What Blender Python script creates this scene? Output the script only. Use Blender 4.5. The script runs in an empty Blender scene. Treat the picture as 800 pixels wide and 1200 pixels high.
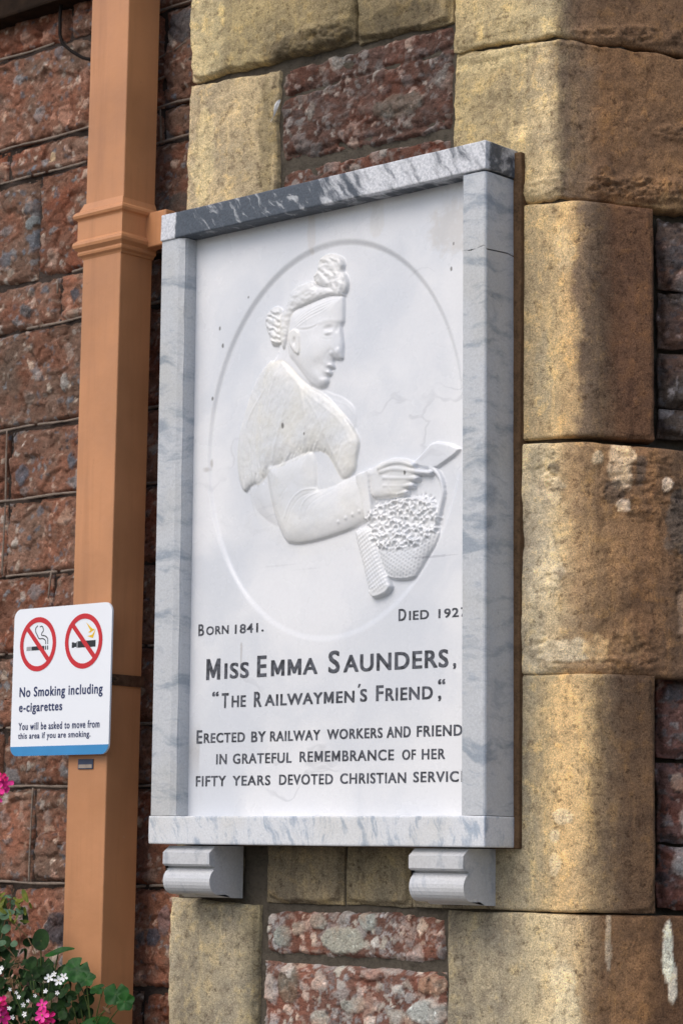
import bpy, bmesh, math, random
import numpy as np
from mathutils import Vector, Matrix
random.seed(7)
scene = bpy.context.scene
C = bpy.context.scene.collection

# ---------------------------------------------------------------- camera
cam_d = bpy.data.cameras.new('camera')
cam = bpy.data.objects.new('camera', cam_d)
C.objects.link(cam)
RIGHT = Vector((0.74458212, 0.66737864, 0.01425539))
UP = Vector((0.0826978, -0.11341323, 0.99010025))
FWD = Vector((-0.66238851, 0.73603206, 0.13963621))
mw = Matrix((RIGHT, UP, -FWD)).transposed().to_4x4()
mw.translation = Vector((3.3635644, -3.29909294, -0.07110372))
cam.matrix_world = mw
cam_d.sensor_fit = 'HORIZONTAL'
cam_d.sensor_width = 36.0
cam_d.lens = 2869.2 * 36.0 / 800.0
cam_d.clip_start = 0.05
cam_d.clip_end = 500
cam_d.dof.use_dof = True
cam_d.dof.focus_distance = 4.35
cam_d.dof.aperture_fstop = 14.0
scene.camera = cam
# ---------------------------------------------------------------- light
SUN_EL, SUN_AZ = math.radians(48), math.radians(10)     # azimuth measured left of the wall's normal
world = bpy.data.worlds.new('World'); scene.world = world; world.use_nodes = True
wn = world.node_tree
bg = wn.nodes['Background']
sky = wn.nodes.new('ShaderNodeTexSky'); sky.sky_type = 'NISHITA'; sky.sun_disc = False
sky.sun_elevation = SUN_EL
sd = Vector((-math.sin(SUN_AZ) * math.cos(SUN_EL), -math.cos(SUN_AZ) * math.cos(SUN_EL), math.sin(SUN_EL)))
sky.sun_rotation = math.atan2(sd.x, sd.y)
sky.air_density = 1.0; sky.dust_density = 3.0; sky.ozone_density = 1.0
wn.links.new(sky.outputs[0], bg.inputs[0]); bg.inputs[1].default_value = 0.15
sun_d = bpy.data.lights.new('sun', 'SUN'); sun_d.energy = 1.15; sun_d.angle = math.radians(40); sun_d.color = (1, 0.965, 0.92)
sun = bpy.data.objects.new('sun', sun_d); C.objects.link(sun)
sun.rotation_euler = sd.to_track_quat('Z', 'Y').to_euler()
scene.view_settings.view_transform = 'Standard'; scene.view_settings.look = 'None'
scene.view_settings.exposure = 0.16; scene.view_settings.gamma = 1.0
scene.cycles.max_bounces = 6; scene.cycles.diffuse_bounces = 4; scene.cycles.glossy_bounces = 3

# ---------------------------------------------------------------- helpers
def lin(r, g, b, k=1.0):
    f = lambda c: ((c / 255 + 0.055) / 1.055) ** 2.4 if c > 10 else c / 255 / 12.92
    return np.array([f(r) * k, f(g) * k, f(b) * k])
def sm(x): x = np.clip(x, 0, 1); return x * x * (3 - 2 * x)
_rng = np.random.RandomState(11)
_perm = np.tile(_rng.permutation(256), 3)
_gr = _rng.normal(size=(256, 3)); _gr /= np.linalg.norm(_gr, axis=1)[:, None]
def perlin(x, y, z):
    xi, yi, zi = (np.floor(a).astype(int) for a in (x, y, z))
    xf, yf, zf = x - xi, y - yi, z - zi
    xi &= 255; yi &= 255; zi &= 255
    f = lambda t: t * t * t * (t * (t * 6 - 15) + 10)
    u, v, w = f(xf), f(yf), f(zf)
    def g(a, b, c):
        h = _gr[_perm[_perm[_perm[(xi + a) & 255] + ((yi + b) & 255)] + ((zi + c) & 255)]]
        return h[..., 0] * (xf - a) + h[..., 1] * (yf - b) + h[..., 2] * (zf - c)
    L = lambda a, b, t: a + (b - a) * t
    return L(L(L(g(0,0,0), g(1,0,0), u), L(g(0,1,0), g(1,1,0), u), v), L(L(g(0,0,1), g(1,0,1), u), L(g(0,1,1), g(1,1,1), u), v), w)
def fbm(x, y, z, oct=4, gain=0.5):
    s = 0; a = 1; n = 0
    for k in range(oct):
        s = s + a * perlin(x * 2 ** k + 17.3 * k, y * 2 ** k - 9.1 * k, z * 2 ** k + 3.7 * k); n += a; a *= gain
    return s / n * 1.6
def cells(x, y, seed):
    """jittered cells: nearest-cell random triple, offset to it, and F2-F1"""
    xi, yi = np.floor(x).astype(int), np.floor(y).astype(int)
    b1 = np.full(x.shape, 9.0); b2 = np.full(x.shape, 9.0)
    ix = np.zeros(x.shape, int); dx0 = np.zeros(x.shape); dy0 = np.zeros(x.shape)
    tab = np.random.RandomState(seed).rand(256, 5)
    for a in (-1, 0, 1):
        for b in (-1, 0, 1):
            h = _perm[_perm[(xi + a) & 255] + ((yi + b) & 255)]
            px, py = xi + a + tab[h, 0], yi + b + tab[h, 1]
            dx, dy = x - px, y - py; d = np.sqrt(dx * dx + dy * dy)
            n = d < b1
            b2 = np.where(n, b1, np.minimum(b2, d)); b1 = np.where(n, d, b1)
            ix = np.where(n, h, ix); dx0 = np.where(n, dx, dx0); dy0 = np.where(n, dy, dy0)
    return tab[ix], dx0, dy0, b2 - b1

def mesh_np(name, co, faces, mat, parent=None, smooth=True, col=None):
    me = bpy.data.meshes.new(name)
    n = len(faces); k = faces.shape[1]
    me.vertices.add(len(co)); me.vertices.foreach_set('co', np.ascontiguousarray(co, dtype=np.float32).ravel())
    me.loops.add(n * k); me.loops.foreach_set('vertex_index', np.ascontiguousarray(faces, dtype=np.int32).ravel())
    me.polygons.add(n); me.polygons.foreach_set('loop_start', np.arange(0, n * k, k, dtype=np.int32))
    me.update(calc_edges=True)
    me.polygons.foreach_set('use_smooth', np.full(n, smooth))
    if col is not None:
        at = me.color_attributes.new('tint', 'FLOAT_COLOR', 'POINT')
        c4 = np.ones((len(co), 4), np.float32); c4[:, :3] = np.clip(col, 0.002, 1)
        at.data.foreach_set('color', c4.ravel())
    me.materials.append(mat)
    o = bpy.data.objects.new(name, me); C.objects.link(o)
    if parent: o.parent = parent
    return o
def grid_faces(nu, nv):
    i = np.arange(nu * nv).reshape(nv, nu)
    return np.stack([i[:-1, :-1].ravel(), i[:-1, 1:].ravel(), i[1:, 1:].ravel(), i[1:, :-1].ravel()], -1)
def bm_obj(name, bm, mat, parent=None, smooth=False, bevel=0.0, seg=2):
    if bevel:
        bmesh.ops.bevel(bm, geom=bm.edges[:], offset=bevel, segments=seg, affect='EDGES', profile=0.6, clamp_overlap=True)
    bmesh.ops.recalc_face_normals(bm, faces=bm.faces)
    me = bpy.data.meshes.new(name); bm.to_mesh(me); bm.free()
    me.materials.append(mat)
    if smooth: me.polygons.foreach_set('use_smooth', [True] * len(me.polygons))
    o = bpy.data.objects.new(name, me); C.objects.link(o)
    if parent: o.parent = parent
    return o
def hexa(bm, p):
    """8 points: 0-3 lower ring, 4-7 upper ring"""
    v = [bm.verts.new(q) for q in p]
    for f in ((3,2,1,0),(4,5,6,7),(0,1,5,4),(1,2,6,5),(2,3,7,6),(3,0,4,7)): bm.faces.new([v[i] for i in f])
    return v
def box(bm, x0, x1, y0, y1, z0, z1):
    return hexa(bm, [(x0,y0,z0),(x1,y0,z0),(x1,y1,z0),(x0,y1,z0),(x0,y0,z1),(x1,y0,z1),(x1,y1,z1),(x0,y1,z1)])
def tube(bm, pts, rad, n=8, flat=1.0, fdir=None, cap=True):
    pts = [Vector(p) for p in pts]; rings = []
    for i, p in enumerate(pts):
        t = (pts[min(i + 1, len(pts) - 1)] - pts[max(i - 1, 0)]).normalized()
        a = Vector(fdir) if fdir else Vector((0, -1, 0))
        if abs(a.dot(t)) > 0.95: a = Vector((1, 0, 0))
        b = t.cross(a).normalized(); a = b.cross(t).normalized()
        r = rad[i] if isinstance(rad, (list, tuple)) else rad
        rings.append([bm.verts.new(p + a * (math.sin(2 * math.pi * k / n) * r * flat) + b * (math.cos(2 * math.pi * k / n) * r)) for k in range(n)])
    for i in range(len(rings) - 1):
        for k in range(n): bm.faces.new((rings[i][k], rings[i][(k + 1) % n], rings[i + 1][(k + 1) % n], rings[i + 1][k]))
    if cap: bm.faces.new(rings[0][::-1]); bm.faces.new(rings[-1])
def thing(name, label, cat, loc=(0, 0, 0), group=None):
    o = bpy.data.objects.new(name, None); C.objects.link(o); o.location = loc; o.empty_display_size = 0.05
    o['label'] = label; o['category'] = cat
    if group: o['group'] = group
    bpy.context.view_layer.update()
    return o
def own(parent, o):
    """parent without moving (parts are modelled in world coordinates)"""
    o.parent = parent; o.matrix_parent_inverse = Matrix.Translation(-Vector(parent.matrix_world.translation)) if parent.parent is None else Matrix()
    return o

# ---------------------------------------------------------------- node helpers
class M:
    def __init__(s, name, rough=0.6, spec=0.4):
        s.m = bpy.data.materials.new(name); s.m.use_nodes = True; s.t = s.m.node_tree
        s.b = s.t.nodes['Principled BSDF']; s.b.inputs['Roughness'].default_value = rough; s.b.inputs['Specular IOR Level'].default_value = spec
        s.geo = s.t.nodes.new('ShaderNodeNewGeometry'); s.P = s.geo.outputs['Position']
    def set(s, node, k, v):
        if v is None: return
        if isinstance(v, bpy.types.NodeSocket): s.t.links.new(v, node.inputs[k])
        else:
            i = node.inputs[k]
            if hasattr(i.default_value, '__len__') and not hasattr(v, '__len__'): v = (v,) * len(i.default_value)
            if hasattr(v, '__len__') and len(v) == 3 and len(i.default_value) == 4: v = (*v, 1)
            i.default_value = v
    def noise(s, scale, detail=4, rough=0.55, vec=None, dist=0.0):
        n = s.t.nodes.new('ShaderNodeTexNoise'); s.set(n, 'Vector', vec or s.P); s.set(n, 'Scale', scale); s.set(n, 'Detail', detail); s.set(n, 'Roughness', rough); s.set(n, 'Distortion', dist)
        return n.outputs['Fac']
    def ncol(s, scale, detail=3, vec=None):
        n = s.t.nodes.new('ShaderNodeTexNoise'); s.set(n, 'Vector', vec or s.P); s.set(n, 'Scale', scale); s.set(n, 'Detail', detail)
        return n.outputs['Color']
    def vor(s, scale, vec=None, feat='F1', out='Distance', rnd=1.0):
        n = s.t.nodes.new('ShaderNodeTexVoronoi'); n.feature = feat; s.set(n, 'Vector', vec or s.P); s.set(n, 'Scale', scale); s.set(n, 'Randomness', rnd)
        return n.outputs[out]
    def map(s, scale=(1, 1, 1), rot=(0, 0, 0), vec=None):
        n = s.t.nodes.new('ShaderNodeMapping'); s.set(n, 'Vector', vec or s.P); s.set(n, 'Scale', scale); s.set(n, 'Rotation', rot)
        return n.outputs[0]
    def ramp(s, v, a, b, lo=0.0, hi=1.0):
        n = s.t.nodes.new('ShaderNodeMapRange'); n.interpolation_type = 'SMOOTHSTEP'
        s.set(n, 0, v); s.set(n, 1, a); s.set(n, 2, b); s.set(n, 3, lo); s.set(n, 4, hi); return n.outputs[0]
    def mix(s, f, a, b, mode='MIX'):
        n = s.t.nodes.new('ShaderNodeMix'); n.data_type = 'RGBA'; n.blend_type = mode
        s.set(n, 0, f); s.set(n, 6, a); s.set(n, 7, b); return n.outputs[2]
    def math(s, op, a, b=None):
        n = s.t.nodes.new('ShaderNodeMath'); n.operation = op; s.set(n, 0, a)
        if b is not None: s.set(n, 1, b)
        return n.outputs[0]
    def vadd(s, a, b, k):
        n = s.t.nodes.new('ShaderNodeVectorMath'); n.operation = 'MULTIPLY_ADD'; s.set(n, 0, b); s.set(n, 1, (k, k, k)); s.set(n, 2, a); return n.outputs[0]
    def attr(s, name='tint'):
        n = s.t.nodes.new('ShaderNodeAttribute'); n.attribute_name = name; return n.outputs['Color']
    def bump(s, h, dist, strength=1.0, prev=None):
        n = s.t.nodes.new('ShaderNodeBump'); s.set(n, 'Height', h); s.set(n, 'Distance', dist); s.set(n, 'Strength', strength)
        if prev is not None: s.set(n, 'Normal', prev)
        return n.outputs[0]
    def done(s, col=None, nrm=None, rough=None):
        s.set(s.b, 'Base Color', col); s.set(s.b, 'Normal', nrm); s.set(s.b, 'Roughness', rough); return s.m
    def sep(s, v=None):
        n = s.t.nodes.new('ShaderNodeSeparateXYZ'); s.set(n, 0, v or s.P); return n.outputs

# ---- materials
def mat_ashlar():
    m = M('weathered_limestone', 0.9, 0.2)
    t = m.attr()
    w = m.vadd(m.P, m.ncol(14), 0.03)
    a = m.noise(9, 6, 0.6, w); b = m.noise(75, 8, 0.78); c = m.noise(360, 6, 0.85); d = m.noise(32, 6, 0.65, w)
    col = m.mix(m.ramp(a, 0.3, 0.7), m.mix(1.0, t, (0.76, 0.78, 0.84), 'MULTIPLY'), m.mix(1.0, t, (1.22, 1.20, 1.14), 'MULTIPLY'))
    col = m.mix(m.ramp(d, 0.52, 0.66, 0, 0.65), col, m.mix(1.0, t, (1.45, 1.36, 1.10), 'MULTIPLY'))
    col = m.mix(m.ramp(d, 0.46, 0.34, 0, 0.6), col, m.mix(1.0, t, (0.62, 0.60, 0.62), 'MULTIPLY'))
    run = m.noise(1.0, 6, 0.6, m.map((42, 42, 4.5), (0, 0, 0), w))
    col = m.mix(m.ramp(run, 0.54, 0.68, 0, 0.55), col, m.mix(1.0, col, (1.45, 1.40, 1.22), 'MULTIPLY'))
    col = m.mix(m.ramp(run, 0.45, 0.33, 0, 0.55), col, m.mix(1.0, col, (0.62, 0.60, 0.62), 'MULTIPLY'))
    col = m.mix(m.ramp(b, 0.48, 0.36, 0, 0.85), col, m.mix(1.0, t, (0.42, 0.38, 0.36), 'MULTIPLY'))
    col = m.mix(m.ramp(b, 0.56, 0.70, 0, 0.75), col, m.mix(1.0, t, (1.6, 1.52, 1.34), 'MULTIPLY'))
    col = m.mix(m.ramp(c, 0.3, 0.7, 0.0, 1.0), m.mix(1.0, col, (0.50, 0.485, 0.47), 'MULTIPLY'), m.mix(1.0, col, (1.52, 1.50, 1.46), 'MULTIPLY'))
    pit = m.ramp(m.noise(150, 6, 0.8), 0.40, 0.30, 0, 0.8)
    col = m.mix(pit, col, m.mix(1.0, t, (0.3, 0.27, 0.25), 'MULTIPLY'))
    h = m.bump(m.noise(420, 3, 0.7), 0.0016, 0.8, m.bump(pit, 0.003, -0.7, m.bump(b, 0.006, 0.85, m.bump(d, 0.006, 0.6))))
    return m.done(col, h)
def mat_breccia():
    m = M('red_breccia', 0.88, 0.25)
    t = m.attr()
    w = m.vadd(m.P, m.ncol(45), 0.010)
    cellc = m.vor(150, w, 'F1', 'Color'); edge = m.vor(150, w, 'DISTANCE_TO_EDGE')
    cc = m.sep(cellc)
    col = m.mix(m.math('MULTIPLY', m.ramp(cc[0], 0.82, 0.9), m.ramp(edge, 0.05, 0.12)), t, m.mix(m.ramp(cc[1], 0, 1), m.mix(1.0, t, (1.6, 1.65, 1.7), 'MULTIPLY'), m.mix(1.0, t, (0.65, 0.7, 0.75), 'MULTIPLY')))
    b = m.noise(60, 8, 0.7); c = m.noise(300, 5, 0.7); g = m.noise(11, 5, 0.6)
    col = m.mix(m.ramp(b, 0.47, 0.33, 0, 0.8), col, m.mix(1.0, col, (0.38, 0.34, 0.33), 'MULTIPLY'))
    col = m.mix(m.ramp(b, 0.55, 0.7, 0, 0.6), col, m.mix(1.0, col, (1.5, 1.42, 1.36), 'MULTIPLY'))
    col = m.mix(m.ramp(g, 0.42, 0.62, 0, 0.9), m.mix(1.0, col, (0.95, 1.05, 1.08), 'MULTIPLY'), m.mix(1.0, col, (1.10, 0.90, 0.80), 'MULTIPLY'))
    col = m.mix(m.ramp(c, 0.3, 0.7), m.mix(1.0, col, (0.72, 0.72, 0.72), 'MULTIPLY'), m.mix(1.0, col, (1.26, 1.26, 1.26), 'MULTIPLY'))
    h = m.bump(c, 0.0018, 0.7, m.bump(m.ramp(edge, 0, 0.12), 0.0015, 0.4, m.bump(b, 0.009, 0.9)))
    return m.done(col, h)
def mat_mortar(name, c, rough=0.95):
    m = M(name, rough, 0.2)
    a = m.noise(40, 8, 0.7); b = m.noise(250, 5, 0.7)
    col = m.mix(m.ramp(a, 0.3, 0.7), tuple(c * 0.6), tuple(c * 1.4))
    col = m.mix(m.ramp(b, 0.35, 0.65, 0, 0.6), col, tuple(c * 1.5))
    return m.done(col, m.bump(b, 0.002, 0.8, m.bump(a, 0.008, 0.8)))
def mat_panel():
    m = M('white_statuary_marble', 0.26, 0.5)
    t = m.attr()
    w = m.vadd(m.P, m.ncol(3, 4), 0.45)
    v1 = m.noise(4.0, 4, 0.45, m.map((0.8, 1, 2.4), (0, math.radians(12), 0), w)); v2 = m.noise(3.4, 6, 0.55, w); f = m.noise(180, 3, 0.6); sp = m.noise(95, 4, 0.8)
    vein = m.ramp(m.math('ABSOLUTE', m.math('SUBTRACT', v1, 0.5)), 0.0, 0.022, 1, 0)
    patch = m.ramp(m.noise(4, 3), 0.52, 0.66)
    col = m.mix(m.ramp(v2, 0.35, 0.65), m.mix(1.0, t, (0.82, 0.845, 0.88), 'MULTIPLY'), t)
    col = m.mix(m.math('MULTIPLY', m.math('MULTIPLY', vein, patch), 0.34), col, (0.42, 0.43, 0.46))
    col = m.mix(m.ramp(f, 0.35, 0.65, 0, 0.35), col, m.mix(1.0, col, (0.93, 0.93, 0.93), 'MULTIPLY'))
    grime = m.math('MULTIPLY', m.ramp(sp, 0.69, 0.76), m.ramp(m.noise(7, 4), 0.48, 0.62))
    col = m.mix(m.math('MULTIPLY', grime, 0.75), col, (0.12, 0.11, 0.10))
    return m.done(col, m.bump(m.noise(12, 3), 0.002, 0.25, m.bump(f, 0.0004, 0.3)), m.ramp(m.noise(9, 4), 0.3, 0.7, 0.2, 0.38))
def mat_marble(name, base, vein, scale, rot, dens=0.5, warm=0.0, rough=0.35, spot=0.5):
    m = M(name, rough, 0.5)
    w = m.vadd(m.map((1, 1, 1), rot), m.ncol(9, 5), 0.075)
    w = m.map(scale, (0, 0, 0), w)
    a = m.noise(1.0, 7, 0.62, w); b = m.noise(3.3, 6, 0.65, w); f = m.noise(260, 4, 0.7)
    k = m.ramp(a, 0.62 - 0.25 * dens, 0.72 - 0.12 * dens)
    k2 = m.ramp(b, 0.56, 0.68, 0, 0.55)
    col = m.mix(k, base, vein); col = m.mix(k2, col, m.mix(1.0, vein, (1.1, 1.1, 1.12), 'MULTIPLY'))
    col = m.mix(m.ramp(m.noise(6, 5), 0.45, 0.7, 0, 0.55), col, m.mix(1.0, col, (0.92, 0.88 - warm, 0.80 - warm), 'MULTIPLY'))
    col = m.mix(m.ramp(f, 0.3, 0.7, 0, 1), m.mix(1.0, col, (0.88, 0.88, 0.88), 'MULTIPLY'), m.mix(1.0, col, (1.06, 1.06, 1.06), 'MULTIPLY'))
    pit = m.ramp(m.noise(140, 5, 0.75), 0.66, 0.74, 0, spot)
    col = m.mix(pit, col, (0.1, 0.1, 0.1))
    return m.done(col, m.bump(m.noise(60, 5, 0.6), 0.0015, 0.4, m.bump(f, 0.0005, 0.5)), m.ramp(m.noise(30, 4), 0.3, 0.7, rough - 0.08, rough + 0.15))
def mat_cap():
    m = M('dark_blue_veined_marble', 0.4, 0.5)
    x = m.sep()
    w = m.vadd(m.map((1, 1, 1), (0, math.radians(-52), 0)), m.ncol(13, 4), 0.05)
    w2 = m.map((14, 30, 70), (0, 0, 0), w)
    a = m.noise(1.0, 8, 0.62, w2); b = m.noise(0.35, 5, 0.6, w2)
    big = m.noise(5.0, 4, 0.6, m.vadd(m.P, m.ncol(9, 3), 0.05))
    lead = m.math('ADD', m.math('ADD', m.math('MULTIPLY', m.ramp(x[0], 0.30, 0.58, 0.0, 0.34), m.ramp(x[1], -0.075, -0.09, 0.35, 1.0)), m.ramp(x[0], 0.045, 0.030, 0.0, 0.6)), m.math('MULTIPLY', big, 0.25))
    k = m.ramp(m.math('ADD', m.math('MULTIPLY', b, 0.8), m.math('ADD', lead, m.math('MULTIPLY', a, 0.8))), 1.0, 1.28)
    thin = m.ramp(a, 0.56, 0.66, 0, 0.75)
    col = m.mix(k, (0.060, 0.074, 0.095), (0.60, 0.62, 0.655))
    col = m.mix(thin, col, (0.42, 0.44, 0.46))
    f = m.noise(220, 5, 0.7)
    col = m.mix(m.ramp(f, 0.3, 0.7), m.mix(1.0, col, (0.75, 0.76, 0.78), 'MULTIPLY'), m.mix(1.0, col, (1.25, 1.22, 1.2), 'MULTIPLY'))
    return m.done(col, m.bump(m.noise(50, 5, 0.65), 0.003, 0.5, m.bump(f, 0.0007, 0.6)))
def mat_paint(name, c, rough=0.45, dirt=0.5):
    m = M(name, rough, 0.4)
    s = m.map((60, 60, 5)); a = m.noise(1, 5, 0.6, s); b = m.noise(5, 4); f = m.noise(500, 3, 0.7)
    col = m.mix(m.ramp(b, 0.3, 0.7), tuple(c * 0.86), tuple(c * 1.08))
    col = m.mix(m.ramp(a, 0.5, 0.72, 0, 0.25), col, tuple(c * 0.75))
    col = m.mix(m.ramp(m.noise(38, 6, 0.75), 0.64, 0.72, 0, dirt), col, tuple(c * 0.45))
    col = m.mix(m.ramp(m.noise(60, 5, 0.8), 0.70, 0.73, 0, dirt), col, (0.50, 0.42, 0.36))
    col = m.mix(m.ramp(m.noise(1.0, 5, 0.6, m.map((22, 22, 1.6))), 0.5, 0.72, 0, 0.5), col, tuple(c * np.array([0.72, 0.70, 0.72])))
    return m.done(col, m.bump(m.noise(22, 4), 0.004, 0.35, m.bump(f, 0.0004, 0.5)), m.ramp(m.noise(20, 4), 0.3, 0.7, rough - 0.08, rough + 0.12))
def mat_plain(name, c, rough=0.5, spec=0.4, metal=0.0, var=0.15, scale=40, bumpd=0.0005):
    m = M(name, rough, spec); m.b.inputs['Metallic'].default_value = metal
    c = np.array(c)
    col = m.mix(m.ramp(m.noise(scale, 5, 0.6), 0.3, 0.7), tuple(c * (1 - var)), tuple(c * (1 + var)))
    return m.done(col, m.bump(m.noise(scale * 4, 4), bumpd, 0.5))
def mat_leaf(name, c1, c2, rough=0.5):
    m = M(name, rough + 0.1, 0.18)
    col = m.mix(m.ramp(m.noise(45, 4, 0.6), 0.35, 0.65), c1, c2)
    m.b.inputs['Transmission Weight'].default_value = 0.0
    m.b.inputs['Subsurface Weight'].default_value = 0.0
    return m.done(col, m.bump(m.noise(110, 4), 0.0015, 0.5))

ASH = mat_ashlar(); BRE = mat_breccia(); PANEL = mat_panel()
MORT_PIER = mat_mortar('grimy_pier_mortar', np.array([0.075, 0.064, 0.05]))
MORT_WALL = mat_mortar('dark_wall_mortar', np.array([0.048, 0.036, 0.03]))
POINT = mat_mortar('strap_pointing', np.array([0.20, 0.16, 0.13]))
BED = mat_mortar('brown_bedding', np.array([0.11, 0.066, 0.036]))
POST = mat_marble('grey_white_marble', (0.52, 0.54, 0.565), (0.30, 0.34, 0.39), (8, 8, 30), (0, math.radians(-9), 0), 0.52)
BASE = mat_marble('blue_streaked_marble', (0.68, 0.70, 0.73), (0.38, 0.44, 0.52), (55, 36, 15), (0, math.radians(17), 0), 0.48)
CORB = mat_marble('soft_grey_marble', (0.56, 0.57, 0.59), (0.34, 0.37, 0.41), (22, 10, 6), (0, math.radians(14), 0), 0.3)
CAPM = mat_cap()
PAINT = mat_paint('terracotta_gloss_paint', lin(199, 141, 98, 0.90), 0.42, 0.35)
# ---------------------------------------------------------------- the setting
pm = bmesh.new(); box(pm, -40, 40, -60, 3, -2.15, -1.75)
pave = bm_obj('pavement', pm, mat_mortar('paving', np.array([0.20, 0.19, 0.17])))
pave['kind'] = 'structure'
# ---------------------------------------------------------------- stones
PHI = math.radians(48)
def make_path(xa, r=0.02):
    S = np.arange(-3.0, 3.0, 0.001)
    th = PHI * sm((S - xa + r) / (2 * r))
    x = np.cumsum(np.cos(th)) * 0.001 - 3.0; y = np.cumsum(np.sin(th)) * 0.001
    def f(s, h):
        xx = np.interp(s, S, x); yy = np.interp(s, S, y); t = np.interp(s, S, th)
        return xx + np.sin(t) * h, yy - np.cos(t) * h
    return f
def flat_path(Y): return lambda s, h: (s, Y - h)
_sid = [0]
def stone(name, parent, corners, path, tint, mat, amp=0.004, off=0.0, er=0.014, ed=0.010, res=0.003, wob=0.004, facet=0.0, deep=0.05, ledges=(), crag=()):
    """a block with its own worn edges; corners bl, br, tr, tl in (run, height)"""
    _sid[0] += 1; sd = _sid[0] * 5.31
    bl, br, tr, tl = [np.array(c) for c in corners]
    nu = max(6, int(np.linalg.norm(br - bl) / res)); nv = max(6, int(np.linalg.norm(tl - bl) / res))
    U, V = np.meshgrid(np.linspace(0, 1, nu), np.linspace(0, 1, nv))
    s = (1 - U) * (1 - V) * bl[0] + U * (1 - V) * br[0] + U * V * tr[0] + (1 - U) * V * tl[0]
    z = (1 - U) * (1 - V) * bl[1] + U * (1 - V) * br[1] + U * V * tr[1] + (1 - U) * V * tl[1]
    W, Hh = np.linalg.norm(br - bl), np.linalg.norm(tl - bl)
    du = np.minimum(U, 1 - U) * W; dv = np.minimum(V, 1 - V) * Hh
    fall = np.exp(-np.minimum(du, dv) / 0.03)
    s = s + wob * fall * fbm(z * 14 + sd, s * 3, s * 0 + sd, 4, 0.6) * 1.6
    z = z + wob * fall * fbm(s * 14 - sd, z * 3, s * 0 + sd + 4, 4, 0.6) * 1.6
    jd = fbm(s * 30, z * 30, s * 0 + sd, 3) * 0.006
    cr = 0.012
    d = np.minimum(du, dv) - cr * np.exp(-(du + dv) / (2 * cr)) + jd * np.minimum(1, np.minimum(du, dv) / 0.006)
    h = off + amp * (fbm(s * 7 + sd, z * 7, s * 0 + sd, 3) + 0.5 * fbm(s * 40, z * 40 + sd, s * 0, 4, 0.62))
    if facet:
        wx, wz = s + 0.012 * fbm(s * 22, z * 22, s * 0 + 9 + sd, 3), z + 0.012 * fbm(s * 22, z * 22, s * 0 + 31 + sd, 3)
        for fr, k in ((16, 1.0), (42, 0.42), (95, 0.22)):
            c, dx, dy, e = cells(wx * fr + sd, wz * fr * 1.3, 3 + int(fr))
            h = h + facet * k * ((c[..., 2] - 0.5) * 1.1 + (c[..., 3] - 0.5) * dx * 1.6 + (c[..., 4] - 0.5) * dy * 1.6 - 0.25 * np.exp(-e * 9))
    for (z0, dz, dep, wd) in ledges:                   # broken horizontal crevices
        zz = z0 + dz * (s - bl[0]) + 0.008 * fbm(s * 12, s * 0, s * 0 + sd, 3)
        g = np.exp(-((z - zz) / wd) ** 2) * (0.55 + 0.9 * fbm(s * 9 + sd, s * 0, s * 0, 3)).clip(0, 1.2)
        h = h - dep * g
    for (cs_, cz_, rs_, rz_, am) in crag:               # torn, flaking patches
        n2 = fbm(s * 26 + sd, z * 60, s * 0 + 5, 5, 0.66)
        g = sm((1.15 - ((s - cs_) / rs_) ** 2 - ((z - cz_) / rz_) ** 2 + 0.8 * fbm(s * 18, z * 18, s * 0 + sd, 3)) / 0.8)
        h = h + am * g * sm(d / 0.012) * (0.9 - 2.6 * np.abs(n2))
    h = h - ed * (1 - sm(d / er)) ** 1.5
    col = tint(s, z, sd)
    if isinstance(col, tuple): col, add = col; h = h + add
    x, y = path(s, h)
    co = np.stack([x, y, z], -1)
    # ring going back into the wall
    def ringadd(A, back):
        A = np.concatenate([A[:1], A, A[-1:]], 0); return np.concatenate([A[:, :1], A, A[:, -1:]], 1)
    S2, Z2, H2 = (ringadd(a, 0) for a in (s, z, h))
    H2[0] = H2[-1] = -deep; H2[:, 0] = H2[:, -1] = -deep
    x, y = path(S2, H2)
    co = np.stack([x, y, Z2], -1).reshape(-1, 3)
    cc = np.stack([ringadd(col[..., k], 0) for k in range(3)], -1).reshape(-1, 3)
    o = mesh_np(name, co, grid_faces(nu + 2, nv + 2), mat, None, True, cc)
    own(parent, o)
    return o
def quad(x0, x1, z0, z1, tl=0, tr=0, bl=0, br=0): return [(x0, z0 + bl), (x1, z0 + br), (x1, z1 + tr), (x0, z1 + tl)]
PK = 1.42; DS = 0.38
def bands(stops, blobs=(), wobble=0.02, k=PK):
    """ashlar colour: stops across the block, blobs (s, z, rs, rz, colour, strength) on top"""
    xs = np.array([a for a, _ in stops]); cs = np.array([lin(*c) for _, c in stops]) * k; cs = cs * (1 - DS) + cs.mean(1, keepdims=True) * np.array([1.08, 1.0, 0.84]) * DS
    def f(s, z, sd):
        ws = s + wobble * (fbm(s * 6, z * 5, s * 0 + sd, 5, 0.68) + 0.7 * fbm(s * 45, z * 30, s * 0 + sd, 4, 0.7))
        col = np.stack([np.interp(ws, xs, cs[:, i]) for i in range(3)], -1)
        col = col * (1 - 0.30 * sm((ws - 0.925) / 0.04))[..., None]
        n = fbm(s * 22, z * 22, s * 0 + sd + 7, 5, 0.68); add = np.zeros(s.shape)
        for (bs, bz, rs, rz, c, st) in blobs:
            q = ((s - bs) / rs) ** 2 + ((z - bz) / rz) ** 2
            w = sm((1.1 - q + 1.5 * n) / 0.4)[..., None] * st
            cb = lin(*c) * k; cb = cb * (1 - DS) + cb.mean() * np.array([1.08, 1.0, 0.84]) * DS
            col = col * (1 - w) + cb * w
            if min(rs, rz) < 0.07: add = add + w[..., 0] * (0.0016 if sum(c) > 480 else -0.0012)
        return col, add
    return f
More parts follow.
